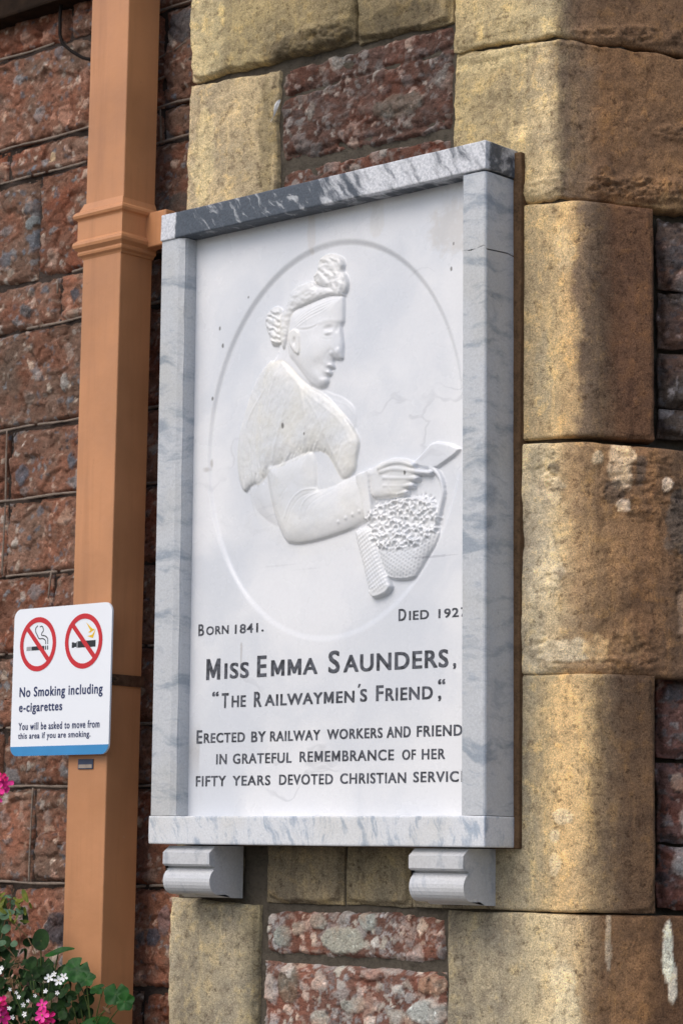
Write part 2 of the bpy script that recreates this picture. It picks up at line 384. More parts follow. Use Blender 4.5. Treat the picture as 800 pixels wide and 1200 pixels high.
PAL = {'pale': [(200,186,176),(186,172,165),(172,160,156),(150,142,140),(205,190,175)],
       'left': [(150,135,125),(120,115,115),(165,145,130),(95,95,100),(140,112,98)],
       'dull': [(140,126,120),(122,112,108),(150,138,130),(105,90,86)],
       'dark': [(110,100,98),(88,84,86),(150,135,130),(80,66,66)]}
def breccia(base, alt, pal, big=0.16, med=0.3, sml=0.35, k=1.0, grow=0.0025, blobs=()):
    wm = np.array([1.08, 1.0, 0.9]) if pal == 'left' else 1.0
    base, alt = lin(*base) * k * wm, lin(*alt) * k * wm
    P = np.array([lin(*c) for c in PAL[pal]]) * k
    def f(s, z, sd):
        n = sm(0.5 + 0.9 * fbm(s * 8, z * 8, s * 0 + sd, 4, 0.6))[..., None]
        col = base * (1 - n) + alt * n
        add = np.zeros(s.shape)
        wx = s + 0.013 * fbm(s * 30, z * 30, s * 0 + sd, 5, 0.65); wz = z + 0.013 * fbm(s * 30, z * 30, s * 0 - sd, 5, 0.65)
        for fr, p, g in ((95, sml, 0.4), (46, med, 0.8), (23, big, 1.2)):
            c, dx, dy, e = cells(wx * fr + sd, wz * fr * 1.15, int(fr))
            on = (c[..., 2] < p)
            w = on * sm((e - 0.10) / 0.12) * (0.55 + 0.45 * c[..., 4])
            cl = P[(c[..., 3] * len(P)).astype(int) % len(P)] * (0.75 + 0.5 * c[..., 4])[..., None]
            col = col * (1 - w[..., None]) + cl * w[..., None]
            add = np.where(on, add * (1 - w), add) + grow * g * w * (1 + 0.6 * (c[..., 2] / p - 0.5) * dx)
        for (bs, bz, rs, rz, cb, st) in blobs:
            q = ((wx - bs) / rs) ** 2 + ((wz - bz) / rz) ** 2
            w = sm((1.0 - q) / 0.25) * st
            col = col * (1 - w[..., None]) + lin(*cb) * k * w[..., None]; add = add * (1 - w) + grow * 2.2 * w
        return col, add
    return f

# ---- the pier behind the tablet
pier = thing('stone_pier', 'pale limestone pier with red rubble panels and a canted corner behind the marble tablet', 'stone pier', (0.4, 0.2, -1.75))
FP = flat_path(0.0)
def mortar_sheet(name, path, s0, s1, z0, z1, off, mat, parent, amp=0.004, res=0.008, ret=None, turn=0.0):
    nu, nv = int((s1 - s0) / res), int((z1 - z0) / res)
    s, z = np.meshgrid(np.linspace(s0, s1, nu), np.linspace(z0, z1, nv))
    h = off + amp * fbm(s * 30, z * 30, s * 0, 3) - turn * sm((s - 1.0) / 0.03)
    x, y = path(s, h)
    co = np.stack([x, y, z], -1)
    if ret is not None:                                # close the left end back into the wall
        e = co[:, :1].copy(); e[..., 1] = ret; co = np.concatenate([e, co], 1)
    o = mesh_np(name, co.reshape(-1, 3), grid_faces(co.shape[1], nv), mat, None, True)
    own(parent, o); return o
ms = mortar_sheet('mortar_core', make_path(0.885), -0.018, 1.9, -1.75, 2.6, -0.010, MORT_PIER, pier, 0.004, 0.012, ret=0.12, turn=0.032)
Y1, Y2, Y3 = (172,152,100), (150,132,88), (196,172,112)
G1, G2 = (140,130,112), (165,150,124)
g = 0.0035
# course by course
stone('ashlar_block', pier, [(-0.026,1.457),(0.209,1.437),(0.414,1.446),(0.414,1.90)][:1] + [(0.414,1.4435),(0.414,1.90),(-0.026,1.90)], FP,
      crag=[(0.33,1.47,0.12,0.03,0.010)], tint=bands([(-0.03,(182,162,122)),(0.1,(160,142,94)),(0.3,(146,128,84)),(0.42,(120,106,72))], [(0.3,1.46,0.14,0.03,(88,74,52),0.6),(0.02,1.55,0.05,0.2,(206,186,124),0.6)]), mat=ASH, amp=0.007, off=0.010, er=0.007, ed=0.012, wob=0.006)
stone('ashlar_block', pier, quad(0.42, 0.647, 1.4435, 1.90, br=-0.010), FP, bands([(0.42,(112,100,72)),(0.6,(140,122,84))], [(0.5,1.46,0.12,0.03,(80,70,50),0.6)]), ASH, 0.006, 0.008, 0.007, 0.012, wob=0.006)
stone('ashlar_block', pier, quad(-0.026, 0.213, 1.02, 1.4475, tr=-0.016), FP, bands([(-0.03,(190,168,126)),(0.1,(182,160,118)),(0.21,(158,140,104))], [(0.02,1.3,0.03,0.1,(216,194,130),0.6),(0.19,1.3,0.02,0.12,(110,98,62),0.5)]), ASH, 0.006, 0.006, 0.005, 0.008, wob=0.006)
stone('rubble_block', pier, quad(0.217, 0.649, 1.238, 1.434, bl=0.005, br=-0.010), FP, breccia((104,80,72),(92,64,54),'dull',0.10,0.25,0.3, blobs=[(0.52,1.30,0.065,0.022,(112,106,98),0.8),(0.30,1.335,0.012,0.02,(150,138,128),0.7)]),
      BRE, 0.007, -0.004, 0.012, 0.012, facet=0.0055, ledges=[(1.375,0.02,0.012,0.004),(1.255,-0.01,0.010,0.006)], wob=0.006)
stone('rubble_block', pier, quad(0.217, 0.649, 1.02, 1.235, tr=-0.010), FP, breccia((112,80,68),(98,62,50),'dull',0.1,0.25,0.3), BRE, 0.006, -0.006, 0.012, 0.012, facet=0.004)
F1 = make_path(0.878, 0.012); F2 = make_path(0.880, 0.012); PG = make_path(0.922, 0.026); PH = make_path(0.918, 0.035); PI_ = make_path(0.930, 0.035); PJ = make_path(0.925, 0.04)
DK, BR, RB = (104,84,66), (150,104,64), (138,88,50)
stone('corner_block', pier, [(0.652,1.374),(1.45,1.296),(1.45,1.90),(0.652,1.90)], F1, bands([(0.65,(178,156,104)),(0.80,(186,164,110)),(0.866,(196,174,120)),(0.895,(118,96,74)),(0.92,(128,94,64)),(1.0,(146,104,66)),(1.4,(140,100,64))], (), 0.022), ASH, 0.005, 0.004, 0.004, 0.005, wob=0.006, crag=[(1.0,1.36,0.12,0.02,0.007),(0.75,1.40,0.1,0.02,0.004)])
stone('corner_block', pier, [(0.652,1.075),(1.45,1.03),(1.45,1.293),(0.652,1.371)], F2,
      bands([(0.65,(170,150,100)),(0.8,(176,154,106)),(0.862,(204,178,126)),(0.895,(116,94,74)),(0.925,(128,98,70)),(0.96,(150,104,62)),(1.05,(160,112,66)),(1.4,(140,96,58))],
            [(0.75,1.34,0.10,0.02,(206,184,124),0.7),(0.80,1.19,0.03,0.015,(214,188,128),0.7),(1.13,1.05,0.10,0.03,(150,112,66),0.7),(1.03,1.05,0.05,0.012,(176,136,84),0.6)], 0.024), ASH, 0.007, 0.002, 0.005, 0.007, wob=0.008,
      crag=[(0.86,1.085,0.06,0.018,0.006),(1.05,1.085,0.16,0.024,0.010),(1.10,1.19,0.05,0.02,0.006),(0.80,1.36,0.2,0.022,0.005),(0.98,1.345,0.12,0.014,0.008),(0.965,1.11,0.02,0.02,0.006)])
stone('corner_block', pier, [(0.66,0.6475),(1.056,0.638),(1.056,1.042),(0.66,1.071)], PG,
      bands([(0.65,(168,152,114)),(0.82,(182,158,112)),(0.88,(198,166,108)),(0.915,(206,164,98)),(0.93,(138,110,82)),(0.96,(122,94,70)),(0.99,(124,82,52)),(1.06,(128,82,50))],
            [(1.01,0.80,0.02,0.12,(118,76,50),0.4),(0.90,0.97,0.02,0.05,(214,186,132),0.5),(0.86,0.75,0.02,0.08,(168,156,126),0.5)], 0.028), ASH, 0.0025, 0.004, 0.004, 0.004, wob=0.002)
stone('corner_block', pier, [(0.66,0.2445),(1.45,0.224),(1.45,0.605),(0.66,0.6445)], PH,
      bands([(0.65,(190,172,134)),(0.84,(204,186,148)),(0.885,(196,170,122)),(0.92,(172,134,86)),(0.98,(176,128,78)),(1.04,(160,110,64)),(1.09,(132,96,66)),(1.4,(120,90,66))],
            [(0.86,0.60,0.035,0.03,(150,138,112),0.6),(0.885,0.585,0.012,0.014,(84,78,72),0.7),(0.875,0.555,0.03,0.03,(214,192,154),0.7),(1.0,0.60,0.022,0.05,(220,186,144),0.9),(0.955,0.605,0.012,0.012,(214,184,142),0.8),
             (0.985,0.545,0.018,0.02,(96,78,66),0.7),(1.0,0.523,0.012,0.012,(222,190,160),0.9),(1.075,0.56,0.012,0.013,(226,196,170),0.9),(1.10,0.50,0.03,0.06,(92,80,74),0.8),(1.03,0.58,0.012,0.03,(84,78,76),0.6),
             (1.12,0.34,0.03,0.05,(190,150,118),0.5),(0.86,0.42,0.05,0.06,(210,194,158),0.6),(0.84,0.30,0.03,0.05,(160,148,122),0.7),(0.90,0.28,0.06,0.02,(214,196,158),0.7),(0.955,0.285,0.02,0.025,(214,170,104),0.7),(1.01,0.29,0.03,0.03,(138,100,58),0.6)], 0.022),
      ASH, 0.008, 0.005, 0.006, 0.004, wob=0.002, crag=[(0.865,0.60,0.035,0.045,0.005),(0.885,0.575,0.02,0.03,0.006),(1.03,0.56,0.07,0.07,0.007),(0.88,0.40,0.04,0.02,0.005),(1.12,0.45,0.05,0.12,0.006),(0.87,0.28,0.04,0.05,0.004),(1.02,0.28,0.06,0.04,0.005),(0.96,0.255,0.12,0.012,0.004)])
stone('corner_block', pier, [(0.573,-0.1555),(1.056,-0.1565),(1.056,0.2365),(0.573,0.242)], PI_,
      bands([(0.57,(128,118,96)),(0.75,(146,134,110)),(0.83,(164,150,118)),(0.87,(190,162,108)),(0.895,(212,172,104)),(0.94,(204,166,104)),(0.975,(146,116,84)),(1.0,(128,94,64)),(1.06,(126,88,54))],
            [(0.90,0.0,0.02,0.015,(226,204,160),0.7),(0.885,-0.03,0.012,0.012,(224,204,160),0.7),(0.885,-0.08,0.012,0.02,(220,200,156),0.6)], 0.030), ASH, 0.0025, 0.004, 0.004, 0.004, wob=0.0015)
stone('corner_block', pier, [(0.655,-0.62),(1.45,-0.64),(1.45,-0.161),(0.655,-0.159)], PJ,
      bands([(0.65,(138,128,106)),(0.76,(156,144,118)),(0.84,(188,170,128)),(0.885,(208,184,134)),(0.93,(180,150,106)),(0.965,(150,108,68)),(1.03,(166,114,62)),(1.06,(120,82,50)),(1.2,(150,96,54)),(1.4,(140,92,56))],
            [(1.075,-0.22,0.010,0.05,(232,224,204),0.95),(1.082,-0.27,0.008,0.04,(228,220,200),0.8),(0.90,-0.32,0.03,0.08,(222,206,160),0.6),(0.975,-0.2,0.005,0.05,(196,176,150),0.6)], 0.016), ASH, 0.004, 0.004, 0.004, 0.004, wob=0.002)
# below the tablet
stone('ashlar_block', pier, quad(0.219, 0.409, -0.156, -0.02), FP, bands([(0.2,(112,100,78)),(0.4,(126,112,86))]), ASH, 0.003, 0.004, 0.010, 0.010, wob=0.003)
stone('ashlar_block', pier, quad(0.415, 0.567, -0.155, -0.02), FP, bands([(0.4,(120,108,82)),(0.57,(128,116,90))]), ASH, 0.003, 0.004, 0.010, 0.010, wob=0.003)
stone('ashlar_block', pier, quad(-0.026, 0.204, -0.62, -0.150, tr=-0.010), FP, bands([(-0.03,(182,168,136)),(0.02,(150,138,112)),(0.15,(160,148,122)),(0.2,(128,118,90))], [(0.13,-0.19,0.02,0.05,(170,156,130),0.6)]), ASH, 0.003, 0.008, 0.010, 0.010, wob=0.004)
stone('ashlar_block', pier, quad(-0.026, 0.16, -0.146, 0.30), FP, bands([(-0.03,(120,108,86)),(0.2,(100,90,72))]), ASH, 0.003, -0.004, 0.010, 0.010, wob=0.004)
stone('rubble_block', pier, quad(0.214, 0.648, -0.250, -0.166), FP, breccia((136,98,84),(112,80,70),'pale',0.16,0.40,0.42, grow=0.0022,
      blobs=[(0.41,-0.218,0.055,0.026,(186,176,160),0.95),(0.26,-0.215,0.022,0.022,(160,156,146),0.9),(0.35,-0.187,0.022,0.014,(176,170,160),0.9),(0.47,-0.183,0.022,0.016,(186,182,172),0.9),(0.30,-0.20,0.016,0.014,(176,168,156),0.9)]), BRE, 0.004, -0.004, 0.010, 0.010, facet=0.003, wob=0.005)
stone('rubble_block', pier, quad(0.214, 0.648, -0.62, -0.262, tr=-0.004), FP, breccia((146,106,92),(122,84,72),'pale',0.18,0.40,0.42, grow=0.0022,
      blobs=[(0.61,-0.335,0.048,0.024,(196,190,182),0.95),(0.235,-0.31,0.016,0.026,(198,176,164),0.9),(0.285,-0.30,0.03,0.04,(128,116,102),0.85),(0.28,-0.275,0.02,0.012,(206,192,182),0.9),(0.48,-0.275,0.025,0.014,(176,150,140),0.9),(0.62,-0.29,0.03,0.018,(168,142,122),0.85),(0.44,-0.33,0.03,0.014,(180,172,160),0.8),(0.36,-0.36,0.022,0.018,(190,176,162),0.85)]), BRE, 0.005, 0.0, 0.012, 0.010, facet=0.003, wob=0.005)
# rubble on the canted side, set back a little
PR = make_path(0.915, 0.02)
for (z0, z1) in ((0.648, 0.70), (0.705, 0.80), (0.807, 0.905), (0.912, 1.035)):
    stone('rubble_block', pier, quad(1.072, 1.42, z0, z1, br=-0.004, tr=-0.006), PR, breccia((116,94,84),(92,80,72),'dark',0.14,0.25,0.25, blobs=[(1.115,0.925,0.02,0.018,(176,160,156),0.7)]), BRE, 0.007, -0.026, 0.014, 0.014, facet=0.006, wob=0.006)
for (z0, z1) in ((-0.150, -0.045), (-0.038, 0.095), (0.102, 0.235)):
    stone('rubble_block', pier, quad(1.068, 1.42, z0, z1, br=-0.004, tr=-0.006), PR, breccia((140,96,84),(98,84,82),'dark',0.2,0.3,0.25, blobs=[(1.12,0.0,0.018,0.03,(196,176,168),0.85),(1.11,-0.07,0.02,0.03,(186,172,166),0.8),(1.10,0.06,0.014,0.014,(190,160,140),0.7)]), BRE, 0.007, -0.026, 0.014, 0.014, facet=0.006, wob=0.006)

# ---- red rubble wall set back to the left of the pier
YW = 0.055
wall = thing('rubble_wall', 'dark red rubble wall with thin raised mortar lines behind the orange downpipe', 'stone wall', (-0.6, 0.2, -1.75))
WP = flat_path(YW)
mortar_sheet('mortar_core', WP, -2.4, 0.02, -1.75, 2.6, -0.010, MORT_WALL, wall, 0.004, 0.012)
JZ = [(2.2,None)]
K = 1.28
rows = [  # z0, z1, list of x limits, then colours
 (1.657,1.95,[-1.0,-0.457,-0.27,-0.075]),
 (1.447,1.650,[-1.0,-0.72,-0.385,-0.165,-0.06]),
 (1.374,1.441,[-1.0,-0.648,-0.30,-0.162,-0.06]),
 (1.143,1.366,[-1.0,-0.72,-0.540,-0.30,-0.06]),
 (1.038,1.136,[-1.0,-0.72,-0.466,-0.25,-0.02]),
 (0.825,1.031,[-1.0,-0.72,-0.32,-0.02]),
 (0.670,0.816,[-1.0,-0.613,-0.26,-0.02]),
 (0.508,0.663,[-1.0,-0.613,-0.30,-0.02]),
 (0.342,0.502,[-1.0,-0.458,-0.23,-0.02]),
 (0.189,0.334,[-1.0,-0.64,-0.33,-0.02]),
 (0.066,0.181,[-1.0,-0.60,-0.27,-0.02]),
 (-0.130,0.058,[-1.0,-0.495,-0.30,-0.02]),
 (-0.327,-0.138,[-1.0,-0.56,-0.24,-0.02]),
 (-0.62,-0.336,[-1.0,-0.46,-0.16,-0.02]),
]
LC = [((120,84,70),(100,68,56)),((118,88,76),(96,80,72)),((130,98,86),(110,84,72)),((116,92,82),(104,72,60))]
LB = [(-0.50,1.40,0.013,0.013,(190,160,128)),(-0.37,1.395,0.01,0.01,(190,165,140)),(-0.44,0.905,0.014,0.022,(150,142,136)),(-0.52,0.93,0.012,0.012,(150,142,138)),(-0.565,0.72,0.020,0.022,(84,86,94)),(-0.41,0.735,0.012,0.02,(88,90,98)),
      (-0.555,0.685,0.018,0.012,(104,96,94)),(-0.57,1.075,0.018,0.014,(84,86,88)),(-0.415,1.09,0.016,0.014,(62,70,80)),(-0.56,1.27,0.02,0.014,(120,122,122)),(-0.42,0.62,0.02,0.02,(146,126,112)),(-0.40,-0.22,0.05,0.035,(56,54,58)),
      (-0.13,-0.23,0.02,0.02,(64,72,84)),(-0.10,-0.2,0.02,0.03,(120,104,104)),(-0.58,0.0,0.012,0.02,(140,122,116)),(-0.45,0.0,0.012,0.018,(136,120,112)),(-0.11,1.22,0.04,0.04,(88,80,74)),(-0.11,1.61,0.04,0.04,(84,78,78))]
for i, (z0, z1, xs) in enumerate(rows):
    for j in range(len(xs) - 1):
        x0, x1 = xs[j] + (0.003 if j else 0), xs[j + 1] - 0.003
        b, a = LC[(i * 2 + j * 3) % 4]
        far = x1 < -0.72
        kk = K * (0.9 + 0.25 * ((i * 7 + j * 5) % 5) / 4)
        stone('rubble_block', wall, quad(x0, x1, z0, z1), WP, breccia(b, a, 'left', 0.07, 0.14, 0.16, k=kk, grow=0.0016, blobs=[(p[0], p[1], p[2], p[3], p[4], 0.85) for p in LB]),
              BRE, 0.006, 0.002, 0.010, 0.010, res=0.009 if far else 0.0035, facet=0.0065, wob=0.005, deep=0.03,
              ledges=[(z0 + 0.25 * (z1 - z0), 0.02, 0.006, 0.006)] if (i + j) % 3 == 0 else ())
def pointing(pts, r=0.0028, y=YW - 0.004, brk=0.0, seed=0):
    rn = random.Random(seed); P = []
    bm = bmesh.new()
    for (xa, za), (xb, zb) in zip(pts[:-1], pts[1:]):
        n = max(2, int(math.hypot(xb - xa, zb - za) / 0.012))
        P += [(xa + (xb - xa) * k / n, za + (zb - za) * k / n) for k in range(n)]
    P.append(pts[-1]); run = []
    runs = []
    for k, p in enumerate(P):
        if brk and rn.random() < brk and len(run) > 3: runs.append(run); run = []
        run.append((p[0], y + 0.0012 * math.sin(k * 0.3 + seed), p[1] + 0.0010 * math.sin(k * 0.37 + seed * 2) + rn.uniform(-0.0003, 0.0003)))
    runs.append(run)
    for q in runs:
        if len(q) > 1: tube(bm, q, [r * (1 + 0.14 * math.sin(j * 0.45 + seed) + 0.10 * math.sin(j * 1.13 + 2 * seed)) for j, _ in enumerate(q)], 6, 0.8)
    own(wall, bm_obj('pointing_ridge', bm, POINT, None, True))
for i, (z, xa, xb, bk) in enumerate([(1.6535,-0.95,-0.5,0.05),(1.6535,-0.22,-0.03,0),(1.4445,-0.95,-0.36,0.08),(1.4445,-0.2,-0.03,0),(1.370,-0.95,-0.35,0.15),(1.370,-0.2,-0.03,0),(1.139,-0.42,-0.28,0),(1.0345,-0.56,-0.1,0.05),(0.8205,-0.9,-0.1,0.04),
    (0.6665,-0.95,-0.1,0.04),(0.505,-0.60,-0.38,0.02),(0.338,-0.95,-0.1,0.1),(0.185,-0.95,-0.1,0.04),(0.062,-0.95,-0.03,0),(-0.134,-0.95,-0.2,0),(-0.134,-0.2,-0.03,0.3),(-0.3315,-0.95,-0.3,0.1)]):
    pointing([(xa, z), ((xa + xb) / 2, z + 0.002), (xb, z)], seed=i, brk=bk)
for i, p in enumerate([[(-0.495,0.062),(-0.4955,-0.03),(-0.498,-0.134)],[(-0.458,0.505),(-0.464,0.45)],[(-0.613,0.82),(-0.613,0.51)],[(-0.165,1.443),(-0.162,1.372)],[(-0.175,1.552),(-0.126,1.560),(-0.077,1.578)],[(-0.175,1.506),(-0.135,1.512),(-0.077,1.536)],[(-0.468,1.13),(-0.466,1.10)]]):
    pointing(p, 0.0024, seed=40 + i)
# ---------------------------------------------------------------- the marble tablet
tab = thing('memorial_tablet', 'framed white marble memorial tablet with carved portrait of a woman holding a basket', 'memorial tablet', (0.4, -0.0, -0.15))
D = 0.0915; PY = -0.0555
def block(name, p, mat, bev=0.002, cuts=0):
    bm = bmesh.new(); hexa(bm, p)
    return own(tab, bm_obj(name, bm, mat, None, False, bev, 2))
def prism(y0, y1, a, b, c, d):      # front outline a,b,c,d (x,z) from y0 to y1
    return [(a[0],y0,a[1]),(b[0],y0,b[1]),(b[0],y1,b[1]),(a[0],y1,a[1]),(d[0],y0,d[1]),(c[0],y0,c[1]),(c[0],y1,c[1]),(d[0],y1,d[1])]
ZT, CT, BT = 1.1601, 0.0517, 0.052
# cap: uneven worn slab
def slab(name, x0, x1, y0, y1, z0, z1, mat, seed, wear=0.0015, n=(64, 8, 5)):
    bm = bmesh.new(); nx, ny, nz = n
    r = bmesh.ops.create_cube(bm, size=1.0)
    bmesh.ops.bevel(bm, geom=bm.edges[:], offset=0.02, segments=1, affect='EDGES')
    bm.free()
    xs = np.concatenate([[x0, x0 + .0015, x0 + .004], np.linspace(x0 + .01, x1 - .01, nx), [x1 - .004, x1 - .0015, x1]])
    ys = np.concatenate([[y0, y0 + .0015, y0 + .004], np.linspace(y0 + .01, y1, ny)])
    zs = np.concatenate([[z0, z0 + .0015, z0 + .004], np.linspace(z0 + .008, z1 - .008, nz), [z1 - .004, z1 - .0015, z1]])
    V = []; Fc = []
    def face(A, B, fn, flip):
        base = sum(len(v) for v in V); U, W = np.meshgrid(A, B); co = fn(U, W).reshape(-1, 3); V.append(co)
        f = grid_faces(len(A), len(B)); f = f[:, ::-1] if flip else f; Fc.append(f + base)
    st = lambda *a: np.stack(np.broadcast_arrays(*a), -1)
    face(xs, zs, lambda u, w: st(u, y0, w), True); face(xs, zs, lambda u, w: st(u, y1, w), False)
    face(xs, ys, lambda u, w: st(u, w, z1), True); face(xs, ys, lambda u, w: st(u, w, z0), False)
    face(ys, zs, lambda u, w: st(x0, u, w), False); face(ys, zs, lambda u, w: st(x1, u, w), True)
    co = np.concatenate(V); fc = np.concatenate(Fc)
    # round the arrises, then wear them unevenly
    c = np.array([(x0+x1)/2, (y0+y1)/2, (z0+z1)/2]); hsz = np.array([(x1-x0)/2, (y1-y0)/2, (z1-z0)/2])
    R = 0.0022 + 0.0016 * np.clip(fbm(co[:,0]*25+seed, co[:,2]*25, co[:,1]*25, 3), -0.6, 2.0)[:, None]
    q = co - c; inner = hsz - R; cl = np.clip(q, -inner, inner); dv = q - cl; L = np.linalg.norm(dv, axis=1)[:, None]
    co = np.where(L > 1e-9, c + cl + dv / np.maximum(L, 1e-9) * np.minimum(R, np.maximum(L, 1e-9) * 1.0), co)
    k = wear * fbm(co[:,0]*9+seed, co[:,1]*9, co[:,2]*9, 4)
    co = co + k[:, None] * (q / np.linalg.norm(q / hsz, axis=1)[:, None]) * 0 + np.stack([k*0.6, k, k*0.8], -1)
    o = mesh_np(name, co, fc[:, ::-1], mat, None, True)
    bm = bmesh.new(); bm.from_mesh(o.data); bmesh.ops.remove_doubles(bm, verts=bm.verts, dist=0.0004); bmesh.ops.recalc_face_normals(bm, faces=bm.faces); bm.to_mesh(o.data); bm.free()
    return own(tab, o)
o = slab('cap_slab', -0.003, 0.8015, -0.0945, 0.0, ZT - CT, ZT, CAPM, 2.0, 0.0022); o['label'] = 'dark blue grey slab with white veins along the top of the frame'
slab('bedding', 0.02, 0.8165, -0.0135, 0.02, -0.0535, 1.155, BED, 4.0, 0.0016, (20, 4, 60))
slab('base_slab', 0.0017, 0.807, -0.0925, 0.0, -BT, 0.0, BASE, 9.0, 0.001)
# posts: left one whole with a bevelled inner arris, right one broken across near its top
zc = ZT - CT - 0.0008; z0 = 0.0008
def lp(t): return (-0.003 + 0.008 * (1 - t), 0.058 + 0.011 * (1 - t))
bm = bmesh.new(); N = 24; rings = []
for k in range(N + 1):
    t = k / N; a, b = lp(t); z = z0 + (zc - z0) * t
    w = 0.0008 * math.sin(k * 1.7) + 0.0005 * math.sin(k * 4.1)
    pr = [(a, 0.0), (a, -D + .002), (a + .002, -D), (b - 0.012, -D + w * .3), (b - 0.001, -D + 0.006 + w), (b - 0.001, -D + 0.010), (b, -D + 0.0115), (b, PY + 0.01), (b - 0.03, 0.0)]
    rings.append([bm.verts.new((x, y, z)) for x, y in pr])
for k in range(N):
    for j in range(len(rings[0])): bm.faces.new((rings[k][j], rings[k][(j + 1) % 9], rings[k + 1][(j + 1) % 9], rings[k + 1][j]))
bm.faces.new(rings[0]); bm.faces.new(rings[-1][::-1])
own(tab, bm_obj('side_post', bm, POST))
def rp(z): t = z / 1.1; return 0.755 - 0.007 * t, 0.806 - 0.0065 * t
def rpost(za, zb, seed, top_crack, bot_crack):
    """four-sided shaft; a cracked end follows an uneven line round the faces"""
    per = []
    bm = bmesh.new(); rings = []; N = max(6, int((zb - za) / 0.03))
    outl = lambda a, b: [(a, 0.0), (a, PY), (a, -D + .003), (a + .0015, -D + .001), (a + .003, -D), ((a + b) / 2 - .006, -D), ((a + b) / 2 + .006, -D), (b - .004, -D), (b - .0015, -D + .0015), (b, -D + .004), (b, -0.06), (b, -0.03), (b, 0.0)]
    for k in range(N + 1):
        t = k / N; ring = []
        for j, (x, y) in enumerate(outl(*rp(za + (zb - za) * t))):
            dz = 0
            cr = 0.0025 * math.sin(j * 1.9) + 0.004 * math.exp(-((j - 7) / 2.0) ** 2) - 0.003
            if bot_crack: dz += cr * (1 - t) ** 3
            if top_crack: dz += cr * t ** 20
            wv = 0.0012 * math.sin(k * 2.3 + seed) * (1 if 6 < j < 10 else 0)
            ring.append(bm.verts.new((x - abs(wv) * .5, y + abs(wv), za + (zb - za) * t + dz)))
        rings.append(ring)
    n = len(rings[0])
    for k in range(N):
        for j in range(n): bm.faces.new((rings[k][j], rings[k][(j + 1) % n], rings[k + 1][(j + 1) % n], rings[k + 1][j]))
    bm.faces.new(rings[0]); bm.faces.new(rings[-1][::-1])
    return own(tab, bm_obj('side_post', bm, POST))
ZC = 0.972
rpost(ZC + 0.0012, zc - 0.0015, 1, False, True)['label'] = 'short upper piece of the right post above the crack'
rpost(z0, ZC - 0.0012, 2, True, False)

